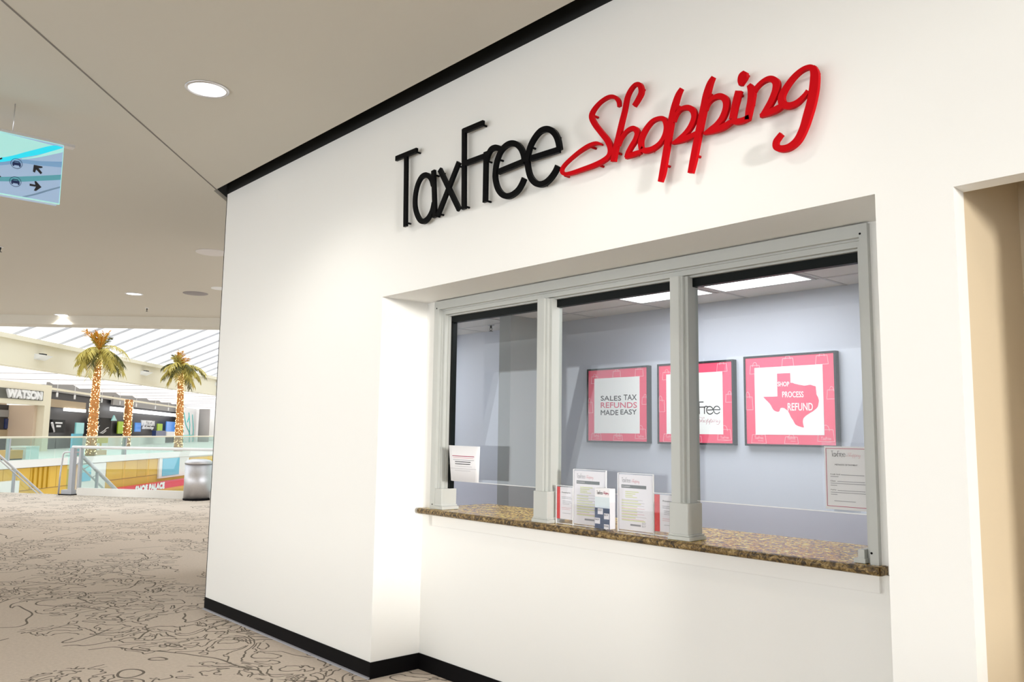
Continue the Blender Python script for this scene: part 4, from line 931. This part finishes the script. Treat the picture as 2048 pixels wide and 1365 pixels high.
shop('lime_panel', 'lime green panel behind the wrapped trunk in the dark shop front', 'panel', 236, 844, 264, 868, 'lime', -1.2, .1, G1)
shop('display_screen', 'blue display screen left of the small white shop lettering', 'screen', 271, 846, 282, 864, 'screen', -.9, .1, G1)
shop('display_screen', 'blue and grey display screen beside the right palm trunk', 'screen', 333, 844, 350, 864, 'screen', -.9, .1, G1)
shop('lime_panel', 'narrow lime and aqua panel right of the small white shop lettering', 'panel', 315, 848, 325, 864, 'lime', -.9, .1, G1)
o = shop('display_screen', 'black screen with white squiggles right of the left palm trunk', 'screen', 191, 836, 222, 871, 'void', -.8, .1, G1)
k = MB()
for pts in ([(197, 862), (196, 855), (199, 852)], [(203, 865), (208, 862), (213, 857), (217, 856)], [(200, 866), (206, 867), (212, 862)]): k.tube([sf(u, v, -.78) for u, v in pts], .035, 6)
k.build('white_squiggle', M['white'], o)
o = shop('kiosk', 'black kiosk with white print in the dark shop front left of the palms', 'kiosk', 104, 840, 130, 866, 'void', -.7, .3)
k = MB(); sbox(k, 111, 845, 125, 848, -.66, .02); sbox(k, 113, 851, 122, 855, -.66, .02); k.build('white_print', M['white'], o)
k = MB(); k.tube([sf(u, v, -.62) for u, v in ((104, 846), (106, 855), (108, 864))], .08, 6); k.build('chrome_edge', M['chrome'], o)
shop('banner_stand', 'pale blue-grey panel beside the left palm trunk in the shop front', 'panel', 152, 846, 168, 868, 'cyanfilm', -.9, .1, G1)
p0, p1, p2_ = sf(224, 842, -.5), sf(234, 842, -.5), sf(229, 831, -.5)
k = MB(); k.prism([p0, p1, p2_], -sn*.1); tag(k.build('arrow_sign', M['cyanfilm']), 'small pale cyan triangle sign in the dark shop front', 'sign')
A0, A1 = sf(281, 851.5, -.6), sf(307, 851.5, -.6); zt = sf(294, 842, -.6).z
t = thing('shop_sign', 'small white shop lettering hung inside the dark shop front', 'sign', tuple(A0))
k = MB(); add_text(k, 'WATSON', A0, A1-A0-Z(A1.z-A0.z), (0, 0, zt-A0.z), .1, bold=.03); k.build('lettering', M['white'], t)
B0, B1 = sf(283, 860, -.6), sf(304, 860, -.6); zt2 = sf(294, 853, -.6).z
k = MB(); add_text(k, 'Barbershop', B0, B1-B0-Z(B1.z-B0.z), (0, 0, zt2-B0.z), .1, bold=.02, shear=.1); k.build('script_lettering', M['white'], t)
shop('reception_counter', 'long pale counter along the foot of the dark shop front', 'counter', 172, 873, 330, 900, 'slab', -.3, .5)
shop('display_table', 'white display table in the shop beside the right palm trunk', 'table', 334, 864, 352, 874, 'slab', -.2, .4)
shop('seated_bench', 'dark rounded bench in front of the lime panel', 'bench', 312, 862, 332, 873, 'navy', .8, .4)
# bright shop with teal drawing at the right
k = MB(); sbox(k, 362, 805, 470, 870, -.2, .2, 0, 4.5); struct(k.build('wall_shop_bright', M['white']))
k = MB(); A0 = sf(408, 850, 1.0); k.tube([(A0.x, A0.y, 0), (A0.x, A0.y, 4.5)], .72, 20); struct(k.build('trim_11', mat('grey_column_paint', (0.42, 0.40, 0.39), 0.6)))
for nm, seg, lab in (('wall_graphic', [[(366, 895), (367, 860), (364, 826)], [(368, 826), (372, 850), (380, 868)], [(378, 826), (380, 850), (378, 898)], [(385, 830), (387, 860), (385, 895)], [(370, 885), (375, 897)], [(366, 872), (384, 871)], [(379, 833), (375, 845)]], 'teal scribbled line drawing on the white shop wall right of the palms'),):
    k = MB()
    for s_ in seg: k.tube([sf(u, v, -.14) for u, v in s_], .05, 6)
    tag(k.build(nm, M['teal']), lab, 'wall graphic')
k = MB(); sbox(k, 419, 829, 425, 892, -.1, .06); tag(k.build('wall_graphic', M['teal']), 'upright teal stripe right of the grey column', 'wall graphic')

# left storefront with the white sign
wb = -30.5
def wbox(mb, u0, v0, u1, v1, b0, b1, z0=None, z1=None):
    a0, a1 = acol(u0, b1), acol(u1, b1); vm = (u0+u1)/2
    zt = gb(vm, v0, b1).z if z1 is None else z1; zb = gb(vm, v1, b1).z if z0 is None else z0
    Hbox(mb, a0, a1, b0, b1, zb, zt)
k = MB(); zh = gb(60, 810, wb).z
wbox(k, -60, 780, 96, 812, wb-.5, wb, zh, 4.5); wbox(k, 84, 812, 96, 900, wb-.5, wb, 0, zh); struct(k.build('wall_shop_left', M['beam']))
k = MB(); Hbox(k, acol(84, wb)-.35, acol(84, wb)+.02, wb-2.6, wb-.48, 0, zh); Hbox(k, acol(-60, wb), acol(84, wb), wb-2.7, wb-2.55, 0, zh+.5); struct(k.build('wall_shop_reveal', M['beige']))
k = MB(); wbox(k, 34, 815, 66, 880, wb-2.5, wb-2.35, 0, zh); tag(k.build('entrance_door', M['darkbrown']), 'dark brown entrance panel under the white shop sign', 'door')
k = MB(); wbox(k, -60, 815, 33, 880, wb-2.5, wb-2.2, 0, zh); o = tag(k.build('shop_window', M['dark']), 'dark shop window with navy panel at the left border', 'shop window')
k = MB(); wbox(k, 7, 838, 29, 858, wb-2.2, wb-2.15); k.build('navy_panel', M['navy'], o)
k = MB(); wbox(k, -30, 820, 31, 834, wb-2.2, wb-2.15); k.build('grey_transom', M['greyband'], o)
k = MB(); wbox(k, -30, 860, 28, 874, wb-2.2, wb-2.15); k.build('beige_sill', M['tan'], o)
a0, a1 = acol(4, wb), acol(78, wb); zt, zb = gb(40, 779, wb).z, gb(40, 799, wb).z
t = thing('shop_sign', 'large white block shop lettering on a dark plate at the left border', 'sign', tuple(Q(a0, wb, zb)))
k = MB(); Hbox(k, a0-1.2, a1, wb, wb+.06, zb, zt); k.build('back_plate', mat('olive_grey_plate', (0.10, 0.10, 0.08), 0.6), t)
la = acol(5, wb+.1); a1 = acol(72, wb)
k = MB(); add_text(k, 'WATSON', Q(la, wb+.07, zb+.08), G*(a1-la-.03), (0, 0, (zt-zb)*.74), .14, bold=.05); k.build('lettering', M['white'], t)
# furniture on the gallery behind the glass
def gbox(name, label, cat, u0, v0, u1, v1, b, th, mt):
    k = MB(); wbox(k, u0, v0, u1, v1, b-th, b, 0 if v1 > 910 else None); return tag(k.build(name, M[mt]), label, cat)
t = thing('gallery_bench', 'orange box bench behind the far balustrade at the left', 'bench', tuple(Q(acol(19, -23.2), -23.2, 0)))
k = MB(); wbox(k, 19, 901, 48, 919, -23.9, -23.2, 0.06); k.build('seat', M['orange'], t)
k = MB(); wbox(k, 20, 901, 47, 919, -23.85, -23.25, 0, .06); k.build('plinth', M['black'], t)
t = thing('gallery_planter', 'white box planter behind the far balustrade below the cream pier', 'planter', tuple(Q(acol(55, -23.2), -23.2, 0)))
k = MB(); wbox(k, 54, 896, 80, 919, -23.9, -23.2, 0); k.build('body', M['white'], t)
k = MB(); wbox(k, 53.5, 893, 80.5, 896, -23.95, -23.15); k.build('rim', M['slab'], t)
t = thing('gold_sign_board', 'gold sign board behind the far balustrade right of the left palm', 'sign', tuple(Q(acol(190, -23.6), -23.6, 0)))
k = MB(); wbox(k, 190, 876, 216, 887, -23.7, -23.6); k.build('board', M['gold'], t)
k = MB(); wbox(k, 191, 901, 215, 912, -23.8, -23.5, 0); k.build('base', M['orange'], t)
k = MB(); wbox(k, 202, 887, 204, 903, -23.7, -23.64, .3); k.build('post', M['gold'], t)
t = thing('blue_banner', 'pale blue pull-up banner behind the far balustrade left of the left palm', 'banner', tuple(Q(acol(145, -23.9), -23.9, 0)))
k = MB(); wbox(k, 145, 868, 165, 912, -24.0, -23.9, .05); k.build('sheet', M['skyblue'], t)
k = MB(); wbox(k, 144, 909, 166, 914, -24.1, -23.8, 0, .05); k.build('base', M['grey_metal'], t)

# ------------------------------------------------------------------ palms
def palm(base, h, r0_, r1_, lab, seed, lean):
    R_ = random.Random(seed); t = thing('palm_tree', lab, 'palm tree', tuple(base), 'palms wrapped in fairy lights')
    pts = []; rad = []
    for i in range(25):
        f = i/24; pts.append(base+Vector((lean[0]*f*f, lean[1]*f*f, h*f))); rad.append((r0_+(r1_-r0_)*f)*(1+.05*(i % 2)))
    k = MB(); k.tube(pts, rad, 14); k.build('trunk', M['trunk'], t)
    top = pts[-1]
    k = MB()
    for i in range(430):
        f = R_.random()*.97+.02; j = min(int(f*24), 23); c_ = pts[j].lerp(pts[j+1], f*24-j); an = R_.random()*2*math.pi; rr = (r0_+(r1_-r0_)*f)*1.07
        q = c_+Vector((math.cos(an)*rr, math.sin(an)*rr, 0)); s_ = .024
        k.add([q+Vector(d)*s_ for d in ((1, 0, 0), (-1, 0, 0), (0, 1, 0), (0, -1, 0), (0, 0, 1), (0, 0, -1))], [(0, 2, 4), (2, 1, 4), (1, 3, 4), (3, 0, 4), (2, 0, 5), (1, 2, 5), (3, 1, 5), (0, 3, 5)])
    o = k.build('fairy_lights', M['fairy'], t); o['kind'] = 'stuff'
    for i in range(44):
        up = i >= 34
        an = R_.random()*2*math.pi; el = R_.uniform(.9, 1.45) if up else R_.uniform(-.5, .55); ln = R_.uniform(1.0, 1.6) if up else R_.uniform(1.6, 2.5)
        if Vector((math.cos(an), math.sin(an), 0)).dot(-L) > .6: ln *= .8
        d0 = Vector((math.cos(an)*math.cos(el), math.sin(an)*math.cos(el), math.sin(el)))
        rach = []; n = 9; p = top+Vector((0, 0, R_.uniform(-.15, .35))); d = d0.copy(); droop = .05 if up else .20
        for j in range(n): rach.append(p.copy()); p = p+d*(ln/n); d = (d+Vector((0, 0, -droop))).normalized()
        k = MB(); k.tube(rach, [.03*(1-j/n)+.006 for j in range(n)], 5, caps=False)
        for j in range(2, n):
            tdir = (rach[j]-rach[j-1]).normalized(); side = tdir.cross(Vector((0, 0, 1)))
            side = side.normalized() if side.length > .01 else Vector((1, 0, 0))
            for sg in (-1, 1):
                for m_ in range(3):
                    q = rach[j-1].lerp(rach[j], m_/3); ll = R_.uniform(.35, .65)*(1.1-abs(j/n-.5)); dr = (tdir*.55+side*sg*R_.uniform(.5, .9)+Vector((0, 0, R_.uniform(-.75, -.1) if not up else R_.uniform(-.2, .4)))).normalized()
                    wv = dr.cross(Vector((0, 0, 1))); wv = (wv.normalized() if wv.length > .01 else side)*.024
                    k.add([q-wv, q+wv, q+dr*ll*.6+wv*.8+Vector((0, 0, -.03)), q+dr*ll+Vector((0, 0, -.12)), q+dr*ll*.6-wv*.8+Vector((0, 0, -.03))], [(0, 1, 2, 3, 4)])
        k.build('frond', M['frond_dry'] if (up and i % 2) else (M['frond_dark'] if i % 5 == 0 else M['frond']), t)
pb_ = -23.3
base = gb(181, 912, pb_); base.z = 0
palm(base, 6.05, .29, .18, 'tall left palm with light-wrapped trunk on the far gallery', 3, (.10, .05))
base = gb(356, 905, pb_); base.z = 0
palm(base, 6.2, .31, .19, 'right palm with light-wrapped trunk nearest the wall corner', 11, (-.1, -.12))
# solid wrapped trunk built in place of a palm reflection in the shop glass
A0 = sf(255, 850, .5); R_ = random.Random(5)
t = thing('wrapped_trunk', 'orange light-wrapped trunk standing in for a palm reflection in the dark shop front', 'column', (A0.x, A0.y, 0))
k = MB(); k.tube([(A0.x, A0.y, 0), (A0.x, A0.y, 4.3)], .34, 16); k.build('shaft', M['trunk'], t)
k = MB()
for i in range(200):
    an = R_.random()*2*math.pi; q = Vector((A0.x+.36*math.cos(an), A0.y+.36*math.sin(an), R_.uniform(.05, 4.25))); s_ = .035
    k.add([q+Vector(d)*s_ for d in ((1, 0, 0), (-1, 0, 0), (0, 1, 0), (0, -1, 0), (0, 0, 1), (0, 0, -1))], [(0, 2, 4), (2, 1, 4), (1, 3, 4), (3, 0, 4), (2, 0, 5), (1, 2, 5), (3, 1, 5), (0, 3, 5)])
k.build('fairy_lights', M['fairy'], t)['kind'] = 'stuff'

# ------------------------------------------------------------------ glazed side behind the camera (seen only as reflections)
k = MB(); k.box((-30, -9.3, 3.05), (6.2, -9.0, ZC+.1)); struct(k.build('wall_back', M['wall']))
k = MB(); x = -29
while x < 6:
    k.hexa([(x, -9.2, 0), (x+.35, -9.2, 0), (x+.35, -9.0, 0), (x, -9.0, 0)], [(x+.9, -9.2, 3.06), (x+1.25, -9.2, 3.06), (x+1.25, -9.0, 3.06), (x+.9, -9.0, 3.06)]); x += 3.2
k.box((-30, -9.16, .0), (6.2, -9.02, .10)); w3 = struct(k.build('window_3', M['alu']))
k = MB(); k.box((6.2, -9, 0), (6.3, 0.1, 1.15)); k.box((6.2, -9, 1.15), (6.3, -4.2, ZC+.1)); k.box((6.2, -4.2, 3.70), (6.3, .1, ZC+.1)); struct(k.build('wall_right', M['wall']))  # unseen end wall, its opening shaped to let in grazing sun
